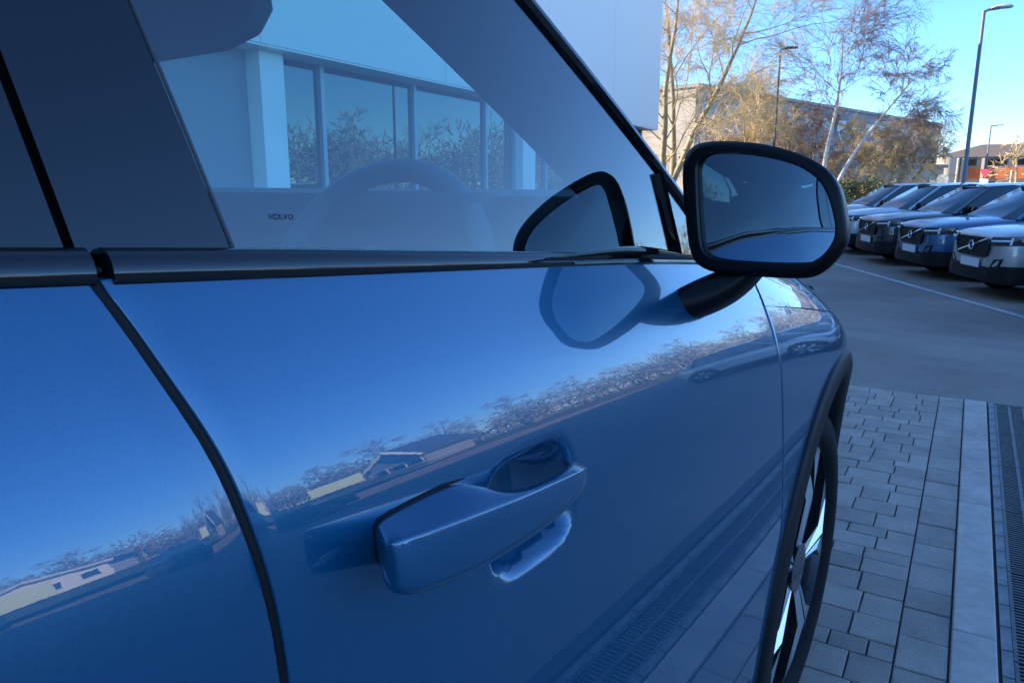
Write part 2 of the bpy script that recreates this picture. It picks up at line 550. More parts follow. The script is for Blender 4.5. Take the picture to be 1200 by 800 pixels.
def sb(name, m, t0, t1, n0, n1, z0, z1, bevel=0):
    """box on the facade frame: t along, n outwards"""
    c = O_ + fd * (t0 + t1) / 2 + fn * (n0 + n1) / 2
    return MB().box((0, 0, 0), (t1 - t0, abs(n1 - n0), z1 - z0)).build(name, m, show, bevel=bevel, loc=(c.x, c.y, (z0 + z1) / 2)), c


frz = math.atan2(fd.y, fd.x)


def sbox(name, m, t0, t1, n0, n1, z0, z1, bevel=0):
    o, c = sb(name, m, t0, t1, n0, n1, z0, z1, bevel)
    o.rotation_euler = (0, 0, frz)
    return o


TB = 75.0
for i in range(13):                                                # fascia cladding panels
    sbox('fascia_panel', M['clad_white'], i * TB / 13 + (0 if i == 0 else 0.008), (i + 1) * TB / 13 - 0.008, -0.25, 0, 3.4, 10.5)
sbox('fascia_core', M['clad_grey'], 0.15, TB - 0.1, -1.2, -0.26, 3.43, 10.4)
sbox('rear_block', M['clad_white'], 0.02, TB, -22, -1.21, -0.6, 10.3)
sbox('soffit', M['clad_white'], 0.05, TB, -1.2, -0.02, 3.36, 3.398)
# glazing, recessed below the fascia; frame spacing from the photograph
def t_of(u):
    d = ray(u, 200); d2 = Vector((d.x, d.y, 0))
    q = O_ + fn * (-0.55)
    # solve q + fd t = d2 k
    det = fd.x * (-d2.y) - fd.y * (-d2.x)
    return ((-q.x) * (-d2.y) - (-q.y) * (-d2.x)) / det


cuts = [t_of(u) for u in (640, 603, 570, 488, 382, 330)]
tg = [0.6] + cuts
for i in range(len(tg) - 1):
    a, b = tg[i], tg[i + 1]
    sbox('pane', M['shop_glass'], a + 0.06, b - 0.06, -0.66, -0.62, -0.35, 3.3)
for t in tg:
    sbox('mullion', M['frame'], t - 0.055, t + 0.055, -0.70, -0.53, -0.5, 3.36)
sbox('transom', M['frame'], tg[0], tg[-1], -0.695, -0.56, -0.5, -0.352)
sbox('column', M['clad_white'], tg[2] - 0.9, tg[2] - 0.06, -0.6, -0.3, -0.5, 3.36)
sbox('column', M['clad_white'], tg[-1] + 0.06, t_of(300), -0.75, -0.3, -0.5, 3.36)
tw = t_of(300)
sbox('side_wall', M['clad_grey'], tw + 0.01, tw + 9, -0.9, -0.62, -0.5, 3.36)
t = tw + 9.05
while t < TB - 3:
    sbox('pane', M['shop_glass'], t + 0.06, t + 2.54, -0.66, -0.62, -0.35, 3.3)
    sbox('mullion', M['frame'], t - 0.05, t + 0.05, -0.70, -0.53, -0.5, 3.36)
    t += 2.6

# ------------------------------------------------------------------ grey office block behind the trees
def facade_block(name, label, cat, P, Q, depth, z0, z1, wallm, endm, roofm, storeys, bays, sign=1, sill=0.95, wh=1.35):
    """long block: facade P->Q, bulk on the side 'sign'; every window a part with a pane"""
    P, Q = Vector((*P, 0)), Vector((*Q, 0))
    d = (Q - P); L = d.length; d.normalize()
    nrm = Vector((d.y, -d.x, 0)) * sign
    root = thing(name, label, cat, (P.x, P.y, z0), math.atan2(d.y, d.x))
    s = -1 if Vector((-d.y, d.x, 0)).dot(nrm) > 0 else 1           # local y of the bulk
    H = z1 - z0
    MB().box((L / 2, s * depth / 2, H / 2), (L, depth, H)).build('wall', wallm, root, smooth=False)
    MB().box((-0.06, s * depth / 2, H / 2 - 0.1), (0.1, depth - 0.1, H - 0.2)).build('end_wall', endm, root, smooth=False)
    MB().box((L / 2, s * depth / 2, H + 0.16), (L + 0.5, depth + 0.5, 0.32)).build('parapet', roofm, root, smooth=False)
    fh = H / storeys
    bw = L / bays
    me_w = MB().box((0, 0, 0), (bw * 0.6, 0.14, wh)).build('window', M['frame'], root)
    me_p = MB().box((0, 0, 0), (bw * 0.6 - 0.2, 0.05, wh - 0.2)).build('pane', M['win'], me_w)
    firstw = True
    for i in range(storeys):
        for j in range(bays):
            if firstw: w, p_ = me_w, me_p; firstw = False
            else:
                w = me_w.copy(); C.objects.link(w); p_ = me_p.copy(); C.objects.link(p_); p_.parent = w
            w.location = ((j + 0.5) * bw, -s * 0.0, i * fh + sill + wh / 2)
            p_.location = (0, -s * 0.06, 0)
    return root


facade_block('office_block', 'long grey flat roofed office block behind the bare birch trees', 'building', (-28.5, 71.5), (-15.3, 141), 16, -0.6, 10.1,
             M['greywall'], M['stone'], M['clad_grey'], 3, 16)
# low wing at its foot with big dark windows
facade_block('low_annexe', 'low pale annexe with dark windows at the foot of the grey office block', 'building', (-17.0, 62), (-8.6, 86), 6, -0.6, 2.6,
             M['cream'], M['cream'], M['clad_grey'], 1, 7)

# ------------------------------------------------------------------ orange building, far right
OB = thing('brick_building', 'long orange brick building with brown hipped roof and cream bays', 'building', (-17.0, 160, -0.5))
MB().box((24, 6, 1.3), (50, 12, 2.6)).build('ground_floor', M['cream'], OB, smooth=False)
MB().box((24, 5.9, 3.40), (50.6, 12.6, 1.98)).build('brick_band', M['orange'], OB, smooth=False)
MB().box((25, 6.2, 5.25), (47, 11.6, 1.9)).build('upper_floor', M['cream'], OB, smooth=False)
rf = MB()
rf.add([(-1, -0.8, 6.2), (50, -0.8, 6.2), (50, 13, 6.2), (-1, 13, 6.2), (6, 6, 8.6), (44, 6, 8.6)], [(0, 1, 5, 4), (1, 2, 5), (2, 3, 4, 5), (3, 0, 4), (3, 2, 1, 0)])
rf.build('roof', M['roof'], OB, smooth=False)
for j in range(10):
    w = MB().box((0, 0, 0), (3.4, 0.3, 1.3)).build('window', M['frame'], OB, loc=(4.4 + j * 4.6, 0.36, 5.3))
    MB().box((0, -0.14, 0), (3.1, 0.1, 1.1)).build('pane', M['win'], w)
    w = MB().box((0, 0, 0), (2.6, 0.3, 1.6)).build('window', M['frame'], OB, loc=(3.4 + j * 4.6, -0.02, 1.2))
    MB().box((0, -0.14, 0), (2.4, 0.1, 1.4)).build('pane', M['win'], w)
bay = MB()
bay.tube([(1.6, -0.2, 0), (1.6, -0.2, 6.15)], 1.9, n=14)
bay.build('bay_tower', M['cream'], OB)
for x in (3.9, 7.0):
    MB().box((x, -0.7, 3.0), (0.45, 0.45, 6.0)).build('pilaster', M['cream'], OB)


# ------------------------------------------------------------------ street lamps and signs
def lamp(x, y, h, r0, r1, arm, label, m, headm, rz=0, lean=(0, 0)):
    z = zg(x, y) - 0.02
    t = thing('street_lamp', label, 'street lamp', (x, y, z), rz)
    MB().tube([(0, 0, 0), (0, 0, 1.2), (0, 0, 1.25), (0, 0, h)], [r0, r0, r0 * 0.72, r1], n=12).build('post', m, t)
    MB().tube([(0, 0, h - 0.05), (0.1, 0, h + 0.02), (arm * 0.6, 0, h + 0.05)], r1 * 0.8, n=8).build('arm', m, t)
    hd = MB()
    hd.tube([(0.05 + arm * 0.2, 0, h + 0.06), (arm * 0.45, 0, h + 0.09), (arm, 0, h + 0.09), (arm * 1.12, 0, h + 0.07)], [0.06, 0.16, 0.15, 0.05], n=10, sq=(1, 0.45))
    hd.build('lamp_head', headm, t)
    MB().box((0.0, 0, 0.7), (r0 * 1.3, 2.06 * r0, 0.5)).build('access_door', m, t)
    return t


def at_dist(u, dist):
    d = ray(u, 215); d = Vector((d.x, d.y, 0)).normalized() * dist
    return d.x, d.y


x, y = at_dist(1129, 31.5)
lamp(x, y, 7.35, 0.105, 0.055, 0.75, 'tall grey street lamp post standing behind the parked cars', M['post'], M['lamp_head'], rz=R_(15))
x, y = at_dist(904, 44)
lamp(x, y, 8.5, 0.11, 0.05, 0.8, 'dark street lamp between the yellowish bare tree and the birches', M['post_dark'], M['post_dark'], rz=R_(30))
x, y = at_dist(1153, 118)
lamp(x, y, 8.9, 0.16, 0.09, 1.3, 'small distant street lamp rising in front of the brown hipped roof', M['post'], M['lamp_head'], rz=R_(20))

x, y = at_dist(1153, 62)
t = thing('warning_sign', 'pink red warning sign above a white board, in front of the orange building', 'sign', (x, y, -0.52))
MB().tube([(0, 0, 0), (0, 0, 2.3)], 0.05, n=8).build('post', M['post'], t)
MB().prism([(-0.33, -0.06, 2.56), (-0.02, -0.06, 1.98), (0.02, -0.06, 1.98), (0.33, -0.06, 2.56), (0.29, -0.06, 2.6), (-0.29, -0.06, 2.6)], (0, 0.03, 0)).build('triangle_plate', M['pink'], t)
MB().box((0, -0.05, 1.40), (0.50, 0.05, 1.1)).build('board', M['white'], t, bevel=0.01)
x, y = at_dist(1104, 60)
t = thing('round_sign', 'small round pale sign on a post by the orange building', 'sign', (x, y, -0.52))
MB().tube([(0, 0, 0), (0, 0, 2.0)], 0.045, n=8).build('post', M['post'], t)
MB().tube([(0, -0.06, 1.9), (0, -0.03, 1.9)], 0.36, n=20).build('disc', M['lamp_head'], t)
for i, (u, h, lab) in enumerate(((1120, 3.6, 'slim pale post left of the tall lamp post, before the orange building'),
                                 (1184, 2.6, 'short pale post by the small bare tree, before the orange building'))):
    x, y = at_dist(u, 75)
    t = thing('pale_post', lab, 'post', (x, y, -0.52))
    MB().tube([(0, 0, 0), (0, 0, h)], [0.11, 0.09], n=8).build('shaft', M['cream'], t)
    MB().tube([(0, 0, h), (0, 0, h + 0.12)], [0.13, 0.05], n=8).build('cap', M['cream'], t)


# ------------------------------------------------------------------ trees
def make_tree(seed, h, trunks, limb_n, spread, droop, lean=(0, 0), twig_r=0.012, dens=(7, 7, 5), trunk_r=0.2, start=0.3, limb_len=0.45, wig=0.25, limb_r=0.24):
    """returns two MBs: trunk with limbs, crown of twigs"""
    rg = random.Random(seed)
    T, K = MB(), MB()

    def path(p, d, L, n, wob, dr):
        pts = [p.copy()]
        d = d.normalized()
        for i in range(n):
            d = (d + Vector((rg.gauss(0, wob), rg.gauss(0, wob), rg.gauss(0, wob) - dr))).normalized()
            p = p + d * (L / n)
            pts.append(p.copy())
        return pts

    def side(d):
        a = d.orthogonal().normalized()
        a.rotate(Matrix.Rotation(rg.uniform(0, 6.283), 3, d))
        return a

    for (tx, ty, td) in trunks:
        tp = path(Vector((tx, ty, -0.1)), Vector(td), h * 0.92, 9, 0.07, 0)
        T.tube(tp, [trunk_r * (1 - i / 9 * 0.88) for i in range(10)], n=8)
        for i in range(limb_n):
            f = start + (0.97 - start) * (i + rg.random()) / limb_n
            k = f * 9; a = int(k); p = tp[a].lerp(tp[min(a + 1, 9)], k - a)
            td_ = (tp[min(a + 1, 9)] - tp[a]).normalized()
            dirn = (side(td_) * spread + td_ * rg.uniform(0.3, 1.1) + Vector((lean[0], lean[1], 0))).normalized()
            L = h * limb_len * (1.05 - 0.65 * f) * rg.uniform(0.7, 1.25)
            lp = path(p, dirn, L, 6, 0.13, -0.03)
            T.tube(lp, [trunk_r * limb_r * (1 - f * 0.5) * (1 - j / 6 * 0.85) for j in range(7)], n=5, cap=False)
            for j in range(dens[0]):
                q = rg.uniform(0.25, 1) * 6; b = min(int(q), 5); p2 = lp[b].lerp(lp[b + 1], q - b)
                d2 = (lp[b + 1] - lp[b]).normalized()
                d2 = (d2 + side(d2) * rg.uniform(0.5, 1.1)).normalized()
                L2 = L * rg.uniform(0.3, 0.6)
                bp = path(p2, d2, L2, 4, 0.16, droop * 0.4)
                K.tube(bp, [twig_r * 2.0 * (1 - c / 4 * 0.7) for c in range(5)], n=3, cap=False)
                for c in range(dens[1]):
                    q = rg.uniform(0.2, 1) * 4; e = min(int(q), 3); p3 = bp[e].lerp(bp[e + 1], q - e)
                    d3 = (bp[e + 1] - bp[e]).normalized()
                    d3 = (d3 + side(d3) * rg.uniform(0.4, 1.0)).normalized()
                    L3 = L2 * rg.uniform(0.3, 0.65)
                    cp = path(p3, d3, L3, 3, wig * 0.6, droop)
                    K.tube(cp, [twig_r * (1.3 - 0.28 * z) for z in range(4)], n=3, cap=False)
                    for w in range(dens[2]):
                        q = rg.uniform(0.15, 1) * 3; e = min(int(q), 2); p4 = cp[e].lerp(cp[e + 1], q - e)
                        d4 = (cp[e + 1] - cp[e] + side(cp[e + 1] - cp[e]) * L3 * 0.25).normalized()
                        wp = path(p4, d4, L3 * rg.uniform(0.35, 0.8), 2, wig, droop * 1.5)
                        K.tube(wp, [twig_r * 0.75, twig_r * 0.6, twig_r * 0.3], n=3, cap=False)
    return T, K


def tree(name, label, loc, TK, bark, twig, rz=0, group=None):
    t = thing(name, label, 'tree', loc, rz, group)
    TK[0].build('trunk', bark, t, fix=False, angle=180)
    c = TK[1].build('crown', twig, t, fix=False, angle=180)
    return t


def at3(u, dist):
    x, y = at_dist(u, dist)
    return (x, y, zg(x, y) - 0.05)


tree('bare_tree', 'big bare yellowish tree with spreading limbs beside the white showroom', at3(776, 43),
     make_tree(11, 16, [(0, 0, (0.12, -0.02, 1)), (0.5, 0.2, (-0.04, 0.1, 1)), (-0.3, 0.1, (0.42, 0.1, 1))], 14, 0.95, 0.035, twig_r=0.009, dens=(8, 8, 7), trunk_r=0.22, start=0.16), M['bark'], M['twig'])
tree('bare_tree', 'smaller golden bare tree in front of the grey office block, left of the birches', at3(868, 50),
     make_tree(71, 8.5, [(0, 0, (0.1, -0.02, 1)), (0.9, 0.2, (-0.2, 0.1, 1))], 13, 0.95, 0.06, twig_r=0.009, dens=(8, 7, 6), trunk_r=0.14, start=0.2), M['bark'], M['twig'])
tree('birch_tree', 'bare birch with a straight white trunk and fine brown twigs', at3(958, 47),
     make_tree(23, 11.0, [(0, 0, (0.0, 0.0, 1))], 15, 0.75, 0.06, twig_r=0.008, dens=(8, 7, 6), trunk_r=0.16, start=0.5, limb_len=0.46), M['birch'], M['birch_twig'])
tree('birch_tree', 'bare birch whose pale trunk leans right beside the straight birch', at3(966, 46),
     make_tree(31, 9.6, [(0, 0, (0.26, 0.1, 1))], 15, 0.8, 0.07, lean=(0.3, 0.1), twig_r=0.008, dens=(8, 7, 6), trunk_r=0.14, start=0.48, limb_len=0.46), M['birch'], M['birch_twig'])
tree('arching_tree', 'low arching bare tree with tangled drooping branches before the grey office block', at3(1030, 50),
     make_tree(41, 5.6, [(0, 0, (0.3, 0, 1)), (-0.8, 0.2, (-0.3, 0, 1)), (0.4, 0, (0.7, 0, 1))], 12, 1.15, 0.16, twig_r=0.010, dens=(8, 7, 6), trunk_r=0.12, start=0.2, limb_len=0.55), M['bark'], M['twig'])
tree('thicket_tree', 'tangled tan tree filling the gap behind the door mirror', at3(930, 52),
     make_tree(47, 6.6, [(0, 0, (0.1, 0, 1)), (-0.8, 0.2, (-0.35, 0, 1)), (0.8, 0, (0.3, 0, 1))], 13, 1.0, 0.10, twig_r=0.010, dens=(8, 7, 6), trunk_r=0.12, start=0.2, limb_len=0.5), M['bark'], M['birch_twig'])
tree('young_tree', 'small bare pale tree in front of the orange brick building', at3(1193, 70),
     make_tree(53, 5.2, [(0, 0, (0.03, 0, 1))], 10, 0.8, 0.03, twig_r=0.02, dens=(4, 4, 3), trunk_r=0.16, start=0.35), M['twig'], M['twig'])


def shrub(label, loc, rx, rz_, n, seed, m):
    rg = random.Random(seed)
    t = thing('shrub', label, 'shrub', loc)
    f = MB(); s = MB()
    for i in range(7):
        a = rg.uniform(0, 6.28)
        s.tube([(0, 0, 0), (math.cos(a) * rx * 0.3, math.sin(a) * rx * 0.3, rz_ * 0.5), (math.cos(a) * rx * 0.6, math.sin(a) * rx * 0.6, rz_ * 0.85)], [0.05, 0.035, 0.015], n=5)
    s.build('stem', M['bark'], t, fix=False)
    cl = [(Vector((rg.gauss(0, 0.42) * rx, rg.gauss(0, 0.42) * rx, rz_ * rg.uniform(0.25, 0.85))), rg.uniform(0.25, 0.5)) for _ in range(22)]
    for i in range(n):
        c, r = rg.choice(cl)
        p = c + Vector((rg.gauss(0, 1), rg.gauss(0, 1), rg.gauss(0, 0.8))).normalized() * r * rg.uniform(0.5, 1.1)
        if p.z < 0.05: continue
        a = Vector((rg.gauss(0, 1), rg.gauss(0, 1), rg.gauss(0, 1))).normalized(); b = a.orthogonal().normalized()
        sz = rg.uniform(0.05, 0.10)
        f.add([p - a * sz, p + b * sz * 0.45, p + a * sz, p - b * sz * 0.45], [(0, 1, 2, 3)])
    f.build('foliage', m, t, fix=False, smooth=False)


shrub('olive green rounded shrub at the foot of the birches', at3(1003, 43.5), 1.3, 1.9, 7000, 3, M['olive'])
shrub('olive green low shrub spreading under the arching tree', at3(1032, 45), 1.4, 1.5, 6000, 5, M['olive'])

# ---- the far side of the car park, mirrored in the door: a belt of bare trees, houses, sheds
proto = [make_tree(61 + i, 11 + 1.5 * i, [(0, 0, (0.02, 0, 1))], 13, 0.9, 0.03, twig_r=0.02, dens=(6, 6, 5), trunk_r=0.26, start=0.2, limb_len=0.5) for i in range(2)]
roots = []
spots = []
rg = random.Random(5)
for i in range(22):
    ang = R_(8 + i * 5.4)                       # measured from +Y towards +X
    dist = rg.uniform(66, 80)
    spots.append((math.sin(ang) * dist, math.cos(ang) * dist))
for i, (x, y) in enumerate(spots):
    lab = 'bare grey brown tree in the belt across the car park, mirrored in the blue door'
    if i < 2:
        o = tree('belt_tree', lab, (x, y, 0), proto[i], M['bark'], M['dull_twig'], group='tree belt across the car park')
        roots.append(o)
    else:
        o = copy_tree(roots[i % 2])
    o.location = (x, y, 0.55 if y < 30 else -0.3)
    o.rotation_euler = (0, 0, rg.uniform(0, 6))
    k = rg.uniform(0.58, 0.85)
    o.scale = (k * 1.15, k * 1.15, k)
# the wood behind the belt, one mass
wd = MB()
for i in range(560):
    ang = R_(rg.uniform(2, 140)); dist = rg.uniform(70, 104)
    x, y = math.sin(ang) * dist, math.cos(ang) * dist
    h = rg.uniform(3.0, 8.6); rw = rg.uniform(1.8, 3.4)
    wd.tube([(x, y, -0.5), (x, y, h * 0.7)], [0.16, 0.06], n=4, cap=False)
    for k in range(64):
        q = Vector((rg.gauss(0, 1), rg.gauss(0, 1), rg.gauss(0, 1))).normalized() * rg.uniform(0.25, 1.0)
        p = Vector((x + q.x * rw, y + q.y * rw, h * 0.55 + q.z * h * 0.45))
        d = (q + Vector((rg.gauss(0, 0.6), rg.gauss(0, 0.6), rg.gauss(0.3, 0.5)))).normalized()
        L = rg.uniform(0.5, 1.3)
        wd.tube([p, p + d * L * 0.5, p + d * L + Vector((rg.gauss(0, 0.15), rg.gauss(0, 0.15), rg.gauss(0, 0.15)))], [0.10, 0.075, 0.03], n=3, cap=False)
tag(wd.build('woodland', M['dull_twig'], fix=False, angle=180), 'dense brown winter wood behind the tree belt', 'woodland', kind='stuff')


def house(name, label, loc, rz, w, d, eave, ridge, wallm, roofm, nwin):
    t = thing(name, label, 'building', loc, rz)
    wb = MB()
    wb.add([(-w / 2, -d / 2, 0), (w / 2, -d / 2, 0), (w / 2, d / 2, 0), (-w / 2, d / 2, 0), (-w / 2, -d / 2, eave), (w / 2, -d / 2, eave), (w / 2, d / 2, eave), (-w / 2, d / 2, eave),
            (0, -d / 2, ridge), (0, d / 2, ridge)], [(0, 1, 5, 8, 4), (2, 3, 7, 9, 6), (1, 2, 6, 5), (3, 0, 4, 7), (0, 3, 2, 1)])
    wb.build('wall', wallm, t, smooth=False)
    r = MB()
    o = 0.5
    sl = (ridge - eave) / (w / 2)
    for s in (-1, 1):
        r.add([(s * (w / 2 + o), -d / 2 - o, eave - sl * o), (s * (w / 2 + o), d / 2 + o, eave - sl * o), (0, d / 2 + o, ridge + 0.02), (0, -d / 2 - o, ridge + 0.02),
               (s * (w / 2 + o), -d / 2 - o, eave - sl * o + 0.25), (s * (w / 2 + o), d / 2 + o, eave - sl * o + 0.25), (0, d / 2 + o, ridge + 0.27), (0, -d / 2 - o, ridge + 0.27)],
              [(0, 1, 2, 3), (4, 5, 6, 7), (0, 1, 5, 4), (0, 3, 7, 4), (1, 2, 6, 5)])
    rr = r.build('roof', roofm, t, smooth=False)
    for s in (-1, 1):
        MB().tube([(s * (w / 2 + o), -d / 2 - o - 0.02, eave - sl * o + 0.1), (0, -d / 2 - o - 0.02, ridge + 0.14)], 0.22, n=4).build('barge_board', M['white'], t)
    for i in range(nwin):
        for z in (1.4, 4.0):
            if z + 1 > eave: continue
            q = MB().box((0, 0, 0), (1.3, 0.12, 1.2)).build('window', M['white'], t, loc=(-w / 2 + (i + 0.5) * w / nwin, -d / 2 - 0.01, z))
            MB().box((0, -0.05, 0), (1.1, 0.06, 1.0)).build('pane', M['win'], q)
    return t


def faceing(x, y):                               # yaw whose local -Y looks at the forecourt
    return math.atan2(y, x) + math.pi / 2 + math.pi


house('gabled_house', 'gabled house with slate roof and white barge boards, mirrored above the door handle', (36.0, 38.2, -0.5), math.atan2(35, 33) - math.pi / 2 + 0.7, 5.0, 5.6, 2.7, 5.0, M['greywall'], M['slate'], 3)
house('low_shed', 'low pale shed beyond the car park, mirrored beside the front door gap', (55, 21, 0.6), math.atan2(21, 55) - math.pi / 2 + 0.3, 9, 7, 2.4, 3.6, M['white'], M['slate'], 4)
for (x, y, w, h, zz, lab) in ((36, 11.5, 4.6, 1.7, 1.0, 'pale green banner panel on legs, mirrored low in the rear door'),
                              (34, 28.5, 3.2, 1.5, 1.0, 'small pale green banner panel on legs, mirrored just before the door handle')):
    t = thing('banner_panel', lab, 'sign', (x, y, zg(x, y) + 0.4), math.atan2(y, x) - math.pi / 2)
    MB().box((0, 0, zz + h / 2), (w, 0.1, h)).build('panel', M['lime'], t, bevel=0.02)
    for s in (-1, 1):
        MB().tube([(s * w * 0.42, 0.08, -0.8), (s * w * 0.42, 0.08, zz + h * 0.9)], 0.05, n=8).build('leg', M['post'], t)

# ------------------------------------------------------------------ wheels (shared by all cars)
def wheel_parts(parent, loc, rad, width, side, spokes=5, fancy=True, rot0=0.3):
    """wheel turning about local Y; side = +1 when the outer face looks to +Y of the parent"""
    w = bpy.data.objects.new('wheel', None); C.objects.link(w); w.parent = parent; w.location = loc
    w.empty_display_size = 0.1
    n = 48 if fancy else 24
    prof = [(-width / 2, 0.77), (-width / 2 - 0.004, 0.83), (-width / 2, 0.92), (-width / 2 + 0.02, 0.985), (-width / 2 + 0.05, 1.0), (width / 2 - 0.05, 1.0), (width / 2 - 0.02, 0.985), (width / 2, 0.92), (width / 2 + 0.004, 0.84), (width / 2, 0.785), (width / 2 - 0.012, 0.77)]
    T = MB()
    T.grid([[(math.cos(a) * r * rad, yy * side, math.sin(a) * r * rad) for a in [2 * math.pi * j / n for j in range(n)]] for yy, r in prof], wrap=True)
    T.build('tyre', M['tyre'], w, angle=60)
    rr = 0.77 * rad
    yo = side * (width / 2 - 0.012)
    B = MB()
    B.grid([[(math.cos(a) * r, yy, math.sin(a) * r) for a in [2 * math.pi * j / n for j in range(n)]] for yy, r in ((yo, rr), (yo, rr * 0.96), (yo - side * 0.03, rr * 0.94), (yo - side * 0.12, rr * 0.9), (yo - side * 0.12, 0.02))], wrap=True)
    B.build('barrel', M['rim_dark'], w, angle=50)
    S, D = MB(), MB()
    for k in range(spokes):
        a0 = rot0 + 2 * math.pi * k / spokes
        def pt(r, a, dy): return (math.cos(a0 + a) * r, yo + side * dy, math.sin(a0 + a) * r)
        for sgn in (-1, 1):
            # each spoke: a bright facet and its dark flank
            q = [pt(rr * 0.16, sgn * 0.42, 0.000), pt(rr * 0.55, sgn * 0.20, 0.010), pt(rr * 0.975, sgn * 0.40, -0.002), pt(rr * 0.975, sgn * 0.17, -0.002), pt(rr * 0.60, sgn * 0.02, 0.016), pt(rr * 0.16, sgn * 0.04, 0.006)]
            qb = [(p[0], p[1] - side * 0.035, p[2]) for p in q]
            m_ = 6
            S.add(q, [tuple(range(6))])
            D.add([(p[0], p[1] - side * 0.0015, p[2]) for p in q] + qb, [(j, (j + 1) % m_, m_ + (j + 1) % m_, m_ + j) for j in range(m_)] + [tuple(range(m_, 2 * m_))])
    S.build('spoke_face', M['rim'], w, smooth=False)
    D.build('spoke_flank', M['rim_dark'], w, smooth=False)
    H = MB()
    H.tube([(0, yo - side * 0.03, 0), (0, yo + side * 0.008, 0)], 0.052, n=20)
    H.build('hub_cap', M['rim_dark'], w)
    return w


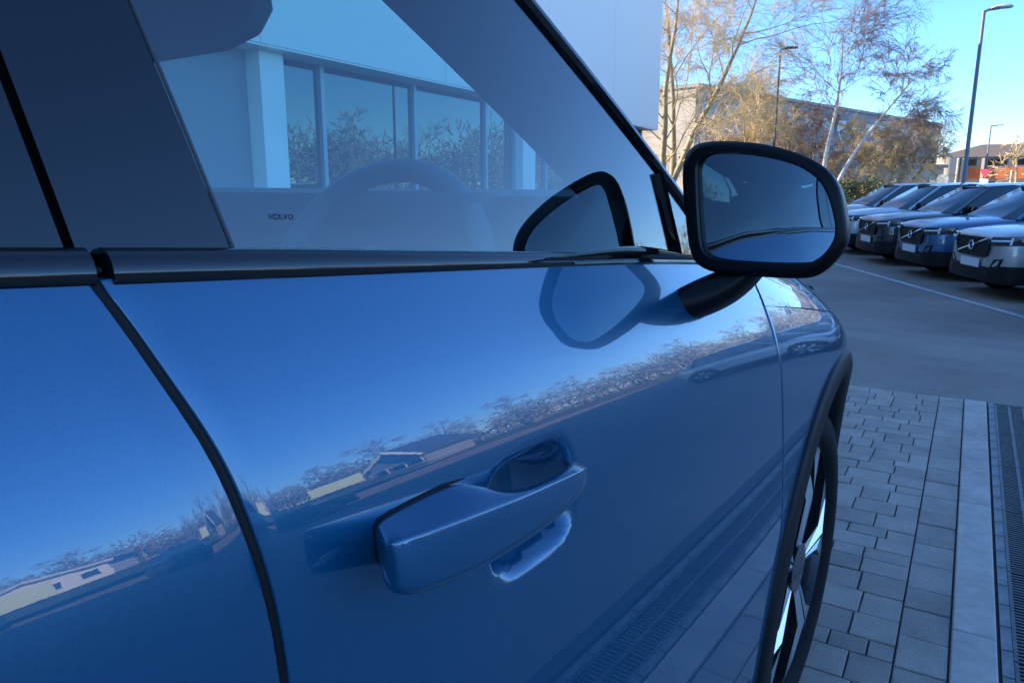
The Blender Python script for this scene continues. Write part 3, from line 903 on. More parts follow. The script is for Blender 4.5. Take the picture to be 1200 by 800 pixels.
# ------------------------------------------------------------------ parked cars
def parked_car(label, paint, loc, yaw, clad=True, detail=True, scale=1.0):
    t = thing('parked_car', label, 'car', loc, yaw, 'cars parked in a row')
    st = [  # x, half width, bottom, shoulder z, centre top z
        (2.20, 0.62, 0.34, 0.86, 0.885), (2.17, 0.74, 0.28, 0.89, 0.93), (2.05, 0.845, 0.25, 0.925, 0.985), (1.80, 0.895, 0.24, 0.95, 1.03), (1.4, 0.915, 0.24, 0.98, 1.07),
        (1.05, 0.92, 0.24, 1.01, 1.10), (0.75, 0.92, 0.24, 1.03, 1.10), (0.0, 0.92, 0.24, 1.05, 1.08), (-0.8, 0.92, 0.24, 1.08, 1.10), (-1.4, 0.915, 0.24, 1.12, 1.13), (-1.9, 0.89, 0.26, 1.14, 1.14),
        (-2.14, 0.80, 0.32, 1.12, 1.10), (-2.2, 0.70, 0.40, 1.02, 1.02)]
    rows = []
    for (x, hw, zb, zs, zt) in st:
        half = [(hw * 0.80, zb), (hw * 0.97, zb + 0.05), (hw * 0.995, zb + 0.22), (hw, 0.62), (hw * 0.985, zs - 0.13), (hw * 0.955, zs - 0.03), (hw * 0.90, zs + 0.004), (hw * 0.78, zs + (zt - zs) * 0.35 + 0.012), (hw * 0.45, zs + (zt - zs) * 0.85), (0, zt)]
        rows.append([(x, -a, z) for a, z in half] + [(x, a, z) for a, z in half[-2::-1]])
    b = MB().grid(rows)
    m_ = len(rows[0])
    b.f.append(tuple(range(m_)))
    b.f.append(tuple(range((len(rows) - 1) * m_, len(rows) * m_))[::-1])
    b.build('body', paint, t, subsurf=2)
    # greenhouse of glass under a painted roof
    def ring(x0, hw, z): return (x0, hw, z)
    G = MB()
    base = [(1.02, 0.62), (0.86, 0.80), (0.2, 0.835), (-0.8, 0.83), (-1.75, 0.79), (-2.02, 0.70)]
    top = [(0.22, 0.50), (0.14, 0.60), (-0.2, 0.64), (-0.8, 0.64), (-1.55, 0.60), (-1.72, 0.52)]
    zbs = [1.07, 1.04, 1.05, 1.08, 1.11, 1.12]
    zts = [1.575, 1.57, 1.60, 1.61, 1.575, 1.56]
    lo = [(x, y, z) for (x, y), z in zip(base, zbs)] + [(x, -y, z) for (x, y), z in list(zip(base, zbs))[::-1]]
    hi = [(x, y, z) for (x, y), z in zip(top, zts)] + [(x, -y, z) for (x, y), z in list(zip(top, zts))[::-1]]
    md = [tuple(Vector(a).lerp(Vector(c), 0.5) + Vector((0, 0.015 * (1 if a[1] > 0 else -1), 0.012))) for a, c in zip(lo, hi)]
    G.grid([lo, md, hi], wrap=True)
    G.f.append(tuple(range(24, 36)))
    G.build('window_glass', M['car_glass'], t, angle=30)
    Rf = MB()
    rr = []
    for i, ((x, y), z) in enumerate(zip(top, zts)):
        xe = x + (0.03 if i == 0 else (-0.05 if i == 5 else 0))
        rr.append([(xe, y * k * 1.04, z + 0.012 + 0.05 * (1 - k * k)) for k in (-1, -0.7, -0.3, 0.3, 0.7, 1)])
    Rf.grid(rr).build('roof', paint, t, subsurf=1)
    for s in (-1, 1):
        for (a, c, w, mm, nm) in ((1, 1, 0.035, paint, 'front_pillar'), (4, 4, 0.06, paint, 'rear_pillar'), (2, 2, 0.0, None, None)):
            if mm is None: continue
            A_, B_ = Vector((*base[a], zbs[a])), Vector((*top[c], zts[c]))
            A_.y *= s; B_.y *= s
            mid = A_.lerp(B_, 0.5) + Vector((0, 0.014 * s, 0.016))
            MB().tube([A_, mid, B_], [w * 1.3, w, w], n=8, sq=(1, 0.6)).build(nm, mm, t)
        A_, B_ = Vector((-0.15, 0.845 * s, 1.05)), Vector((-0.42, 0.648 * s, 1.60))
        MB().tube([A_, A_.lerp(B_, 0.5) + Vector((0, 0.012 * s, 0.01)), B_], 0.035, n=6, sq=(1, 0.5)).build('centre_pillar', M['gloss_black'], t)
        # mirror
        mr = MB().tube([(0.72, 0.86 * s, 1.06), (0.72, 0.98 * s, 1.10)], [0.03, 0.025], n=8)
        mr.tube([(0.74, 0.93 * s, 1.14), (0.72, 1.0 * s, 1.145), (0.70, 1.10 * s, 1.14)], [0.06, 0.085, 0.05], n=10, sq=(0.7, 1))
        mr.build('door_mirror', M['mirror_shell'], t)
        # headlamp: dark lens, white T lamp
        z0, z1 = 0.760, 0.895
        pts = [(2.20, 0.52), (2.16, 0.70), (2.06, 0.815), (1.86, 0.89)]
        HL = MB()
        rows_ = []
        for i, (x, y) in enumerate(pts):
            k = i / 3
            rows_.append([(x + 0.012, (y + 0.006) * s, z0 + 0.01 + 0.03 * k), (x + 0.02, (y + 0.012) * s, (z0 + z1) / 2 + 0.02 * k), (x + 0.004, (y + 0.002) * s, z1 + 0.035 * k), (x - 0.06, (y - 0.05) * s, z1 + 0.035 * k), (x - 0.06, (y - 0.05) * s, z0 + 0.01 + 0.03 * k)])
        HL.grid(rows_, wrap=True)
        HL.f.append((0, 1, 2, 3, 4)); HL.f.append((15, 16, 17, 18, 19))
        hl = HL.build('headlamp', M['lens'], t)
        DR = MB()
        DR.tube([(2.222, 0.56 * s, 0.838), (2.188, 0.70 * s, 0.846), (2.09, 0.825 * s, 0.856)], 0.015, n=6)
        DR.tube([(2.10, 0.815 * s, 0.80), (2.075, 0.82 * s, 0.90)], 0.016, n=6)
        DR.build('day_lamp', M['lamp_white'], hl)
        # lower corner intake
        MB().prism([(2.20, 0.50 * s, 0.44), (2.18, 0.72 * s, 0.47), (2.16, 0.76 * s, 0.60), (2.20, 0.62 * s, 0.58)], (-0.08, 0, 0)).build('corner_intake', M['plastic'], t)
        for ax in (1.32, -1.38):
            Ar = MB()
            seg = [R_(a) for a in range(-8, 189, 14)]
            Ar.grid([[(ax + math.cos(a) * 0.36, 0.90 * s, 0.36 + math.sin(a) * 0.36), (ax + math.cos(a) * 0.37, 0.928 * s, 0.36 + math.sin(a) * 0.37), (ax + math.cos(a) * 0.45, 0.926 * s, 0.36 + math.sin(a) * 0.45), (ax + math.cos(a) * 0.455, 0.88 * s, 0.36 + math.sin(a) * 0.455)] for a in seg])
            Ar.build('wheel_arch', M['plastic'], t)
            MB().tube([(ax, 0.80 * s, 0.36), (ax, 0.922 * s, 0.36)], 0.385, n=24).build('arch_well', M['rubber'], t)
            wheel_parts(t, (ax, 0.822 * s, 0.36), 0.355, 0.23, s, fancy=False)
        MB().box((-0.03, 0.90 * s, 0.31), (1.9, 0.075, 0.17)).build('sill', M['plastic'], t, bevel=0.02)
    # grille with frame and emblem
    gp = [(-0.44, 0.63), (-0.49, 0.75), (-0.46, 0.845), (-0.36, 0.87), (0.36, 0.87), (0.46, 0.845), (0.49, 0.75), (0.44, 0.63), (0.36, 0.60), (-0.36, 0.60)]
    gr_ = MB().prism([(2.222, y, z) for y, z in gp], (-0.06, 0, 0)).build('grille', M['plastic'], t)
    MB().tube([(2.222, y, z) for y, z in gp + gp[:1]], 0.012, n=6, cap=False).build('grille_frame', M['gloss_black'], gr_)
    MB().tube([(2.224, -0.42, 0.64), (2.23, 0.42, 0.86)], 0.011, n=6).build('grille_bar', M['chrome'], gr_)
    em = MB()
    em.tube([(2.238, 0.062 * math.cos(R_(a)), 0.745 + 0.062 * math.sin(R_(a))) for a in range(0, 361, 20)], 0.012, n=6, cap=False)
    em.tube([(2.24, 0.04, 0.79), (2.24, 0.085, 0.835)], 0.010, n=6)
    em.build('emblem', M['chrome'], gr_)
    MB().box((2.232, 0, 0.50), (0.02, 0.54, 0.125)).build('number_plate', M['plate'], t, bevel=0.003)
    MB().prism([(2.225, y, z) for y, z in ((-0.5, 0.30), (0.5, 0.30), (0.56, 0.36), (0.5, 0.43), (-0.5, 0.43), (-0.56, 0.36))], (-0.08, 0, 0)).build('lower_intake', M['plastic'], t)
    if clad:
        lip = [(2.21, 0.0), (2.205, 0.5), (2.16, 0.74), (2.05, 0.86), (1.80, 0.905)]
        lp = [(x, -y) for x, y in lip[::-1]] + lip[1:]
        MB().grid([[(x + 0.012, y * 1.012, 0.25), (x + 0.022, y * 1.016, 0.31), (x + 0.012, y * 1.012, 0.50 if abs(y) > 0.6 else 0.46), (x - 0.05, y * 0.97, 0.50 if abs(y) > 0.6 else 0.46)] for x, y in lp]).build('front_lip', M['plastic'], t)
    return t


HV = Vector((-0.86, -0.51, 0)).normalized()
HY = math.atan2(HV.y, HV.x)
ROW = Vector((-0.46, 0.89, 0)).normalized()
P1 = ground_at(1140, 305, 0.0)
P1.z = 0
rowcars = [(-1, 'paint_white', 'white car parked next to the silver grey one, out by the bay line'),
           (0, 'paint_silver', 'silver grey car with dark lower bumper beside the dark blue car'),
           (1, 'paint_denim', 'dark blue car parked between the silver grey and the graphite cars'),
           (2, 'paint_dark', 'graphite car with black lower bumper beside the dark blue car'),
           (3, 'paint_pale', 'pale blue car parked beside the graphite car, partly behind the door mirror'),
           (4, 'paint_silver', 'silver car at the far end of the row behind the door mirror')]
for k, pm, lab in rowcars:
    nose = P1 + ROW * 2.42 * k
    c = nose - HV * 2.23
    parked_car(lab, M[pm], (c.x, c.y, -0.52), HY + R_(random.uniform(-2.2, 2.2)))
# two cars out on the right, seen only as reflections in the paintwork
parked_car('white car standing alone across the forecourt, mirrored in the rear door', M['paint_white'], (13.0, 2.0, -0.02), R_(100))
parked_car('dark car standing across the forecourt, mirrored in the front door', M['paint_dark'], (14.0, 9.5, zg(14, 9.5) - 0.02), R_(95))
# ================================================================== THE BLUE CAR
XC = -1.19                                       # centre line; nose towards +Y
OFF = Vector((XC, 0.15, 0))
CAR = thing('blue_car', 'glossy blue car with black door mirror, parked on the grey block paving', 'car', OFF)
LO = tuple(-OFF)
XB = Spl([-2.3, -2.0, -1.5, -1.0, -0.4, 0.1, 0.5, 0.85, 1.1, 1.35, 1.6, 1.9, 2.1, 2.25], [-0.52, -0.41, -0.337, -0.318, -0.311, -0.311, -0.319, -0.336, -0.353, -0.376, -0.408, -0.475, -0.56, -0.70])
XM = Spl([-2.3, -2.0, -1.5, -1.0, -0.4, 0.1, 0.5, 0.85, 1.1, 1.35, 1.6, 1.9, 2.1, 2.25], [-0.45, -0.33, -0.277, -0.263, -0.260, -0.261, -0.263, -0.268, -0.273, -0.279, -0.292, -0.36, -0.45, -0.61])
ZB = Spl([-2.3, -1.5, -0.8, 0.1, 0.5, 0.85, 1.1, 1.35, 1.6, 1.9, 2.1, 2.25], [1.22, 1.185, 1.145, 1.0845, 1.056, 1.0275, 1.0, 0.968, 0.932, 0.89, 0.855, 0.82])
G_ = Spl([0, 0.03, 0.06, 0.10, 0.13, 0.165, 0.25, 0.4, 0.55, 0.65, 0.8], [0, 0.33, 0.61, 0.875, 0.965, 1.0, 1.02, 1.01, 0.95, 0.87, 0.72])
KS = Spl([-2.3, -1.0, 0.1, 0.5, 0.8, 1.1, 2.25], [0.82, 0.82, 0.82, 0.89, 0.93, 0.97, 1.0])      # the shoulder sits lower towards the rear
AXF, AXR, AZ, WZ, WR = 1.50, -1.20, 0.362, 0.346, 0.346
GT = 0.21                                        # lean of the side glass


def XS(y, s):
    return XB(y) + (XM(y) - XB(y)) * G_(s * KS(y))


def body(y, z):
    return Vector((XS(y, ZB(y) - z), y, z))


def XG(y, h):
    return XB(y) - 0.009 - GT * h - 0.16 * h * h


def upper(y, h):
    return Vector((XG(y, h), y, ZB(y) + h))


def hit(u, v, f):
    """sight line against the car's side: f(point) -> x of the surface there"""
    d = ray(u, v); k = 0.3 / -d.x
    for _ in range(60):
        p = Vector((0, 0, CAM_Z)) + d * k
        k += ((-f(p)) / -d.x - k) * 0.5
    return Vector((0, 0, CAM_Z)) + d * k


def hit_body(u, v):
    p = hit(u, v, lambda q: XS(q.y, max(0, ZB(q.y) - q.z)))
    return p.y, ZB(p.y) - p.z


def hit_up(u, v):
    p = hit(u, v, lambda q: XG(q.y, max(0, q.z - ZB(q.y))))
    return p.y, p.z - ZB(p.y)


def mir(v):
    return (2 * XC - v[0], v[1], v[2])


def panel(name, m, ylo, yhi, s0, s1, nu, nv, parent=CAR, gap=0.002, disp=None, surf=None, us=None, vs_=None, flange=0.016, mirror=False, loc=LO):
    """skin between two shut lines ylo(s), yhi(s) and depths s0..s1(u), with turned-in edges"""
    surf = surf or (lambda y, s: Vector((XS(y, s), y, ZB(y) - s)))
    us = us or [i / nu for i in range(nu + 1)]
    vs_ = vs_ or [j / nv for j in range(nv + 1)]
    P = []
    for u in us:
        row = []
        for v in vs_:
            s = s0 + (s1 - s0) * v if not callable(s1) else None
            if s is None:
                y = ylo(0) + gap + (yhi(0) - ylo(0) - 2 * gap) * u
                s = s0 + (s1(y) - s0) * v
                a, b = ylo(s) + gap, yhi(s) - gap
                y = a + (b - a) * u
            else:
                a, b = ylo(s) + gap, yhi(s) - gap
                y = a + (b - a) * u
            p = surf(y, s)
            if disp: p = p + disp(p)
            row.append(p)
        P.append(row)
    nr, nc = len(P), len(P[0])
    verts = [p for r in P for p in r]
    faces = [(i * nc + j, i * nc + j + 1, (i + 1) * nc + j + 1, (i + 1) * nc + j) for i in range(nr - 1) for j in range(nc - 1)]
    ring = [(i, 0) for i in range(nr)] + [(nr - 1, j) for j in range(1, nc)] + [(i, nc - 1) for i in range(nr - 2, -1, -1)] + [(0, j) for j in range(nc - 2, 0, -1)]
    ids = [i * nc + j for i, j in ring]
    prev = ids
    for (out, inn) in ((0.0007, 0.0004), (0.0011, 0.0015), (0.0011, flange)):
        new = []
        for (i, j), k in zip(ring, ids):
            t = Vector((0, (-1 if i == 0 else (1 if i == nr - 1 else 0)), (1 if j == 0 else (-1 if j == nc - 1 else 0))))
            verts.append(verts[k] + t * out + Vector((-inn, 0, 0)))
            new.append(len(verts) - 1)
        L = len(ids)
        for a in range(L):
            faces.append((prev[a], new[a], new[(a + 1) % L], prev[(a + 1) % L]))
        prev = new
    if mirror:
        verts = [mir(v) for v in verts]
    o = MB().add(verts, faces).build(name, m, parent, angle=180, loc=loc)
    return o


def line_fit(pts):
    """(value, parameter) pairs -> spline of value over parameter"""
    pts = sorted(pts, key=lambda q: q[1])
    return Spl([q[1] for q in pts], [q[0] for q in pts])


rear_gap = line_fit([hit_body(u, v) for u, v in ((121, 345), (150, 383), (190, 440), (245, 522), (290, 618), (318, 705), (335, 800))])
fg = [hit_body(u, v) for u, v in ((903, 380), (915, 430), (918, 500), (917, 600))]
front_gap = line_fit([(1.115, 0.0)] + fg + [(fg[-1][0] + 0.012, 0.62), (fg[-1][0] - 0.02, 0.75)])

# ---- front door, with the finger bowl behind its handle
BY, BZ, BRY, BRZ = 0.405, 0.902, 0.057, 0.043


def bowl(p):
    r = (abs((p.y - BY) / BRY) ** 4 + abs((p.z - BZ) / BRZ) ** 4) ** 0.25
    t = min(max((1.0 - r) / 0.55, 0), 1)
    return Vector((-0.038 * t * t * (3 - 2 * t), 0, 0))


def dense(lo, hi, n, a, b, k):
    """parameters 0..1, k times denser between a and b"""
    out = [0.0]; x = 0.0
    st = 1.0 / n
    while x < 1 - 1e-6:
        x = min(1.0, x + (st / k if a < x < b else st))
        out.append(x)
    if out[-1] - out[-2] < st / k * 0.3: out.pop(-2)
    return out


DB = 0.66
door = panel('front_door', M['paint'], rear_gap, front_gap, 0.0, DB, 0, 0, us=dense(0, 1, 60, 0.10, 0.36, 5), vs_=dense(0, 1, 70, 0.08, 0.42, 2.2), disp=bowl, gap=0.0034)
panel('left_front_door', M['paint'], rear_gap, front_gap, 0.0, DB, 24, 30, mirror=True)
rear_edge = lambda s: -0.80 + 0.16 * max(0, s - 0.25)
rear_front = lambda s: rear_gap(s)
panel('rear_door', M['paint'], rear_edge, rear_front, 0.0, DB, 40, 50, gap=0.0034)
panel('left_rear_door', M['paint'], rear_edge, rear_front, 0.0, DB, 24, 30, mirror=True)

q = [Vector((XS(rear_gap(s_), s_) - 0.0042, rear_gap(s_), ZB(rear_gap(s_)) - s_)) for s_ in np.linspace(0.001, 0.62, 60)]
MB().tube(q, 0.0034, n=8).build('door_gap_shade', M['rubber'], CAR, loc=LO)  # black strip filling the rear shut line, painting the shade inside it


def arch_low(ax, y, r, zlow):
    d = abs(y - ax)
    return AZ + math.sqrt(r * r - d * d) if d < r else zlow


AR = 0.425


def fender_s1(y):
    return ZB(y) - max(arch_low(AXF, y, AR, 0.40), 0.40)


def quarter_s1(y):
    return ZB(y) - max(arch_low(AXR, y, AR, 0.42), 0.42)


def arch_us(y0, y1, ax, n):
    ys_ = list(np.linspace(y0, y1, n)) + [ax + AR * math.sin(a) for a in np.linspace(-math.pi / 2, math.pi / 2, 40)] + [ax - AR - 0.0005, ax + AR + 0.0005]
    ys_ = sorted(y for y in ys_ if y0 <= y <= y1)
    ys2 = [ys_[0]]
    for y in ys_[1:]:
        if y - ys2[-1] > 0.0004: ys2.append(y)
    return [(y - y0) / (y1 - y0) for y in ys2]


# fender below the bonnet shut line, bonnet above it
fend_front = lambda s: 2.14
shut = Spl([1.0, 1.1, 1.3, 1.6, 1.9, 2.14], [0.052, 0.056, 0.062, 0.068, 0.07, 0.07])
fender_surf = lambda y, s: Vector((XS(y, s + shut(y)), y, ZB(y) - s - shut(y)))
for mirr, nm in ((False, 'fender'), (True, 'left_fender')):
    panel(nm, M['paint'], lambda s: front_gap(s + 0.05), fend_front, 0.0, lambda y: fender_s1(y) - shut(y), 0, 0,
          us=arch_us(1.09, 2.14, AXF, 30), vs_=[j / 34 for j in range(35)], surf=fender_surf, mirror=mirr)
qr = lambda s: -2.16
for mirr, nm in ((False, 'rear_quarter'), (True, 'left_rear_quarter')):
    panel(nm, M['paint'], qr, rear_edge, 0.0, quarter_s1, 0, 0, us=arch_us(-2.16, -0.80, AXR, 24), vs_=[j / 30 for j in range(31)], mirror=mirr)

# bonnet: from shut line over the crown to the other side
rows = []
for y in np.linspace(1.118, 2.14, 40):
    half = []
    for k in range(10):
        s = (shut(y) - 0.003) * (1 - k / 9)
        ye = y - (1.118 - (front_gap(s) + 0.0055)) * max(0, 1 - (y - 1.118) / 0.16)     # rear corner follows the door's shut line
        half.append((XS(ye, s), ZB(ye) - s, ye))
    xb, zb, _y = half[-1]
    sl = 0.55
    for k in range(1, 15):
        t = k / 14
        x = xb + (XC - xb) * t
        zc = 0.075 - 0.02 * (y - 1.1)
        half.append((x, zb + zc * (1 - (1 - t) ** 2.6), y))
    yy = lambda t: y + (0.10 * t * t if y > 2.0 else 0)
    L1 = [(x, ye, z) for x, z, ye in half]
    rows.append(L1 + [mir(v) for v in L1[-2::-1]])
MB().grid(rows).build('bonnet', M['paint'], CAR, angle=180, loc=LO)
# cowl below the windscreen
MB().grid([[(XB(1.12) - 0.03, 1.135, 0.985), (XC, 1.16, 1.055), (2 * XC - XB(1.12) + 0.03, 1.135, 0.985)], [(XB(0.95) - 0.10, 0.96, 1.03), (XC, 1.12, 1.075), (2 * XC - XB(0.95) + 0.10, 0.96, 1.03)]]).build('cowl', M['plastic'], CAR, loc=LO)
# nose and tail
nose = []
for z, k in ((0.24, 0.96), (0.34, 1.0), (0.55, 1.01), (0.72, 1.0), (0.80, 0.985), (0.845, 0.96)):
    r_ = []
    for w in np.linspace(-1, 1, 21):
        x = XC + w * (XM(2.14) - XC) * (1.0 if z < 0.8 else 0.985)
        r_.append((x, 2.14 + (0.22 * (1 - abs(w) ** 3.2)) * k, z))
    nose.append(r_)
nb = MB().grid(nose).build('front_bumper', M['paint'], CAR, angle=60, loc=LO)
gp = [(-0.44, 0.58), (-0.49, 0.70), (-0.46, 0.79), (-0.36, 0.82), (0.36, 0.82), (0.46, 0.79), (0.49, 0.70), (0.44, 0.58), (0.36, 0.55), (-0.36, 0.55)]
MB().prism([(XC + a, 2.385, z) for a, z in gp], (0, -0.06, 0)).build('grille', M['plastic'], CAR, loc=LO)
for s in (-1, 1):
    MB().prism([(XC + s * 0.50, 2.35, 0.72), (XC + s * 0.64, 2.27, 0.74), (XC + s * 0.68, 2.23, 0.83), (XC + s * 0.50, 2.35, 0.81)], (0, -0.08, 0)).build('headlamp', M['lens'], CAR, loc=LO)
tail = []
for z, k, in ((0.28, 0.0), (0.45, 0.05), (0.8, 0.07), (1.05, 0.05), (1.19, 0.0)):
    tail.append([(XC + w * 0.80, -2.15 - k - 0.10 * (1 - abs(w) ** 3), z) for w in np.linspace(-1, 1, 15)])
MB().grid(tail).build('tailgate', M['paint'], CAR, angle=60, loc=LO)


# ---- belt moulding, pillar covers, side glass
TP = [(-0.006, -0.0035), (0.0005, -0.003), (0.0022, -0.0005), (0.0018, 0.003), (0.0006, 0.007), (-0.0022, 0.0105), (-0.0055, 0.0120), (-0.0088, 0.0122), (-0.0105, 0.0105)]


def moulding(name, y0, y1, n, parent, mirror=False, m=None):
    rows = []
    for y in np.linspace(y0, y1, n):
        e = 1.0 - 0.45 * min(1, max(0, (y - 0.25) / 0.55))
        r_ = [(XB(y) + a, y, ZB(y) + b * e + 0.0015) for a, b in TP]
        rows.append([mir(v) for v in r_] if mirror else r_)
    mb = MB().grid(rows)
    k = len(TP)
    mb.f.append(tuple(range(k))); mb.f.append(tuple(range((n - 1) * k, n * k)))
    return mb.build(name, m or M['trim'], parent, angle=50, loc=LO if parent is CAR else None)


gy0 = hit_up(104, 305)[0]
bp = [hit_up(u, v) for u, v in ((72, 270), (0, 80))]           # shut line between the doors, above the belt
bgap = lambda h: bp[0][0] + (bp[1][0] - bp[0][0]) * (h - bp[0][1]) / (bp[1][1] - bp[0][1])
ge = [hit_up(u, v) for u, v in ((270, 290), (150, 0))]         # rear edge of the front glass
gedge = lambda h: ge[0][0] + (ge[1][0] - ge[0][0]) * (h - ge[0][1]) / (ge[1][1] - ge[0][1])
ao = [hit_up(u, v) for u, v in ((773, 200), (614, 0))]         # front pillar line
aline = lambda h: ao[0][0] + (ao[1][0] - ao[0][0]) * (h - ao[0][1]) / (ao[1][1] - ao[0][1])
dv = [hit_up(u, v) for u, v in ((770, 207), (792, 300))]       # division bar before the quarter light
dline = lambda h: dv[0][0] + (dv[1][0] - dv[0][0]) * (h - dv[0][1]) / (dv[1][1] - dv[0][1])
HD = dv[0][1]
Y_A = aline(0.012)
for mr in (False, True):
    moulding('belt_moulding', gy0 + 0.0035, Y_A, 60, CAR, mr)
    moulding('belt_moulding', -1.75, gy0 - 0.0035, 50, CAR, mr)
# dark inner shell behind the shut lines
sh = MB()
for mr in (False, True):
    rows = []
    for y in np.linspace(-2.1, 1.14, 60):
        r_ = [(XS(y, s) - 0.020 - (0.036 if 0.28 < y < 0.53 else 0), y, ZB(y) - s) for s in np.linspace(0.004, 0.64, 16)]
        rows.append([mir(v) for v in r_] if mr else r_)
    sh.grid(rows)
sh.build('inner_shell', M['rubber'], CAR, loc=LO)
HT = 0.47


def strip(name, m, f0, f1, h0, h1, n, off=0.0, mirror=False, nh=16, parent=CAR):
    rows = []
    for h in np.linspace(h0, h1, nh):
        a, b = f0(h), f1(h)
        r_ = []
        for t in np.linspace(0, 1, n):
            y = a + (b - a) * t
            p = upper(y, h); p.x += off
            r_.append(mir(p) if mirror else p)
        rows.append(r_)
    return MB().grid(rows).build(name, m, parent, angle=180, loc=LO if parent is CAR else None)


hroof = lambda y: 1.555 - ZB(y)
glass_top = 0.46
for mr in (False, True):
    # rear door pillar cover | gap | front door pillar cover (gloss black) | glass
    strip('pillar_cover', M['gloss_black'], lambda h: bgap(h) + 0.0022, lambda h: gedge(h) - 0.0012, 0.011, glass_top, 8, 0.0012, mr)
    strip('pillar_cover', M['gloss_black'], lambda h: bgap(h) - 0.075, lambda h: bgap(h) - 0.0022, 0.011, glass_top, 8, 0.0012, mr)
    strip('rear_glass', M['glass'], lambda h: -0.86 + 0.10 * h, lambda h: bgap(h) - 0.076, 0.011, 0.40, 20, 0, mr)
    strip('pillar_back', M['rubber'], lambda h: bgap(h) - 0.075, lambda h: gedge(h) - 0.004, 0.005, glass_top, 6, -0.012, mr)
    g_front = lambda h: min(aline(h) - 0.004, dline(h) if h < HD else aline(h) - 0.004)
    gl = strip('front_glass', M['glass'], gedge, g_front, 0.0095, glass_top * 0.93, 30, 0, mr, nh=60)
    strip('quarter_light', M['glass'], lambda h: dline(h) + 0.003, lambda h: aline(h) - 0.004, 0.0095, HD * 0.98, 8, 0, mr)
    q = [upper(aline(h) - 0.002, h) for h in np.linspace(0.005, 0.47, 14)]
    MB().tube([mir(v) if mr else v for v in q], 0.0072, n=8).build('pillar_trim', M['trim'], CAR, loc=LO)
    q = [upper(aline(h) + 0.010, h) + Vector((-0.006, 0, 0)) for h in np.linspace(-0.01, 0.47, 14)]
    MB().tube([mir(v) if mr else v for v in q], 0.0042, n=8).build('pillar_bead', M['chrome'] if False else M['gloss_black'], CAR, loc=LO)
    q = [upper(dline(h), h) + Vector((0.001, 0, 0)) for h in np.linspace(0.006, HD + 0.004, 6)]
    MB().tube([mir(v) if mr else v for v in q], 0.0075, n=8).build('division_bar', M['trim'], CAR, loc=LO)
    q = [upper(gedge(h) + 0.0005, h) + Vector((0.0014, 0, 0)) for h in np.linspace(0.011, 0.46, 8)]
    MB().tube([mir(v) if mr else v for v in q], 0.0011, n=6).build('glass_run', M['interior_grey'], CAR, loc=LO)
    # front pillar, seen from inside through the glass
    rows = []
    for h in np.linspace(-0.03, 0.52, 20):
        o = upper(aline(h), h)
        k = [o + Vector((0.000, 0.004, 0)), o + Vector((-0.03, 0.012, 0.004)), o + Vector((-0.075, -0.012, 0.004)), o + Vector((-0.098, -0.045, 0)), o + Vector((-0.098, -0.060, -0.006)), o + Vector((-0.04, -0.045, -0.010)), o + Vector((-0.012, -0.012, -0.003))]
        rows.append([mir(v) if mr else v for v in k])
    MB().grid(rows, wrap=True).build('front_pillar', M['interior'], CAR, angle=60, loc=LO)
    # roof rail
    q = [upper(y, max(0.30, 1.548 - ZB(y))) for y in np.linspace(0.34, -1.75, 24)]
    MB().tube([mir(v) if mr else v for v in q], 0.030, n=10).build('roof_rail', M['gloss_black'], CAR, loc=LO)
    q = [upper(-0.80 + t * 0.9 * -1 + 0.05, 0.01 + (0.36 * (1 - t))) for t in np.linspace(0, 1, 8)]
    MB().tube([mir(v) if mr else v for v in q], 0.045, n=8).build('rear_pillar', M['gloss_black'], CAR, loc=LO)

# windscreen between the pillars
rows = []
for h in np.linspace(-0.02, 0.52, 24):
    o = upper(aline(h), h) + Vector((-0.085, -0.012, 0.006))
    half = []
    for w in np.linspace(0, 1, 14):
        x = o.x + (XC - o.x) * w
        half.append(Vector((x, o.y + 0.20 * (1 - (1 - w) ** 2), o.z + 0.03 * w)))
    rows.append(half + [Vector(mir(v)) for v in half[-2::-1]])
MB().grid(rows).build('windscreen', M['screen'], CAR, angle=180, loc=LO)
top_row = rows[-1]
# roof skin and lining
rr, rl = [], []
for y in np.linspace(0.36, -1.95, 16):
    xe = XG(y, 1.55 - ZB(y))
    a = [(xe + (XC - xe) * w, y + (0.16 * (1 - (1 - w) ** 2) if y > 0.3 else 0), 1.555 + 0.075 * (1 - (1 - w) ** 2) - 0.05 * max(0, -y - 1.2)) for w in np.linspace(0, 1, 8)]
    rr.append(a + [mir(v) for v in a[-2::-1]])
    rl.append([(v[0], v[1], v[2] - 0.03) for v in rr[-1]])
MB().grid(rr).build('roof', M['paint'], CAR, angle=180, loc=LO)
MB().grid(rl).build('head_lining', M['liner'], CAR, angle=180, loc=LO)
MB().grid([[(XC + w * 0.62, -1.95, 1.53) for w in (-1, 0, 1)], [(XC + w * 0.72, -2.17, 1.18) for w in (-1, 0, 1)]]).build('rear_window', M['car_glass'], CAR, loc=LO)

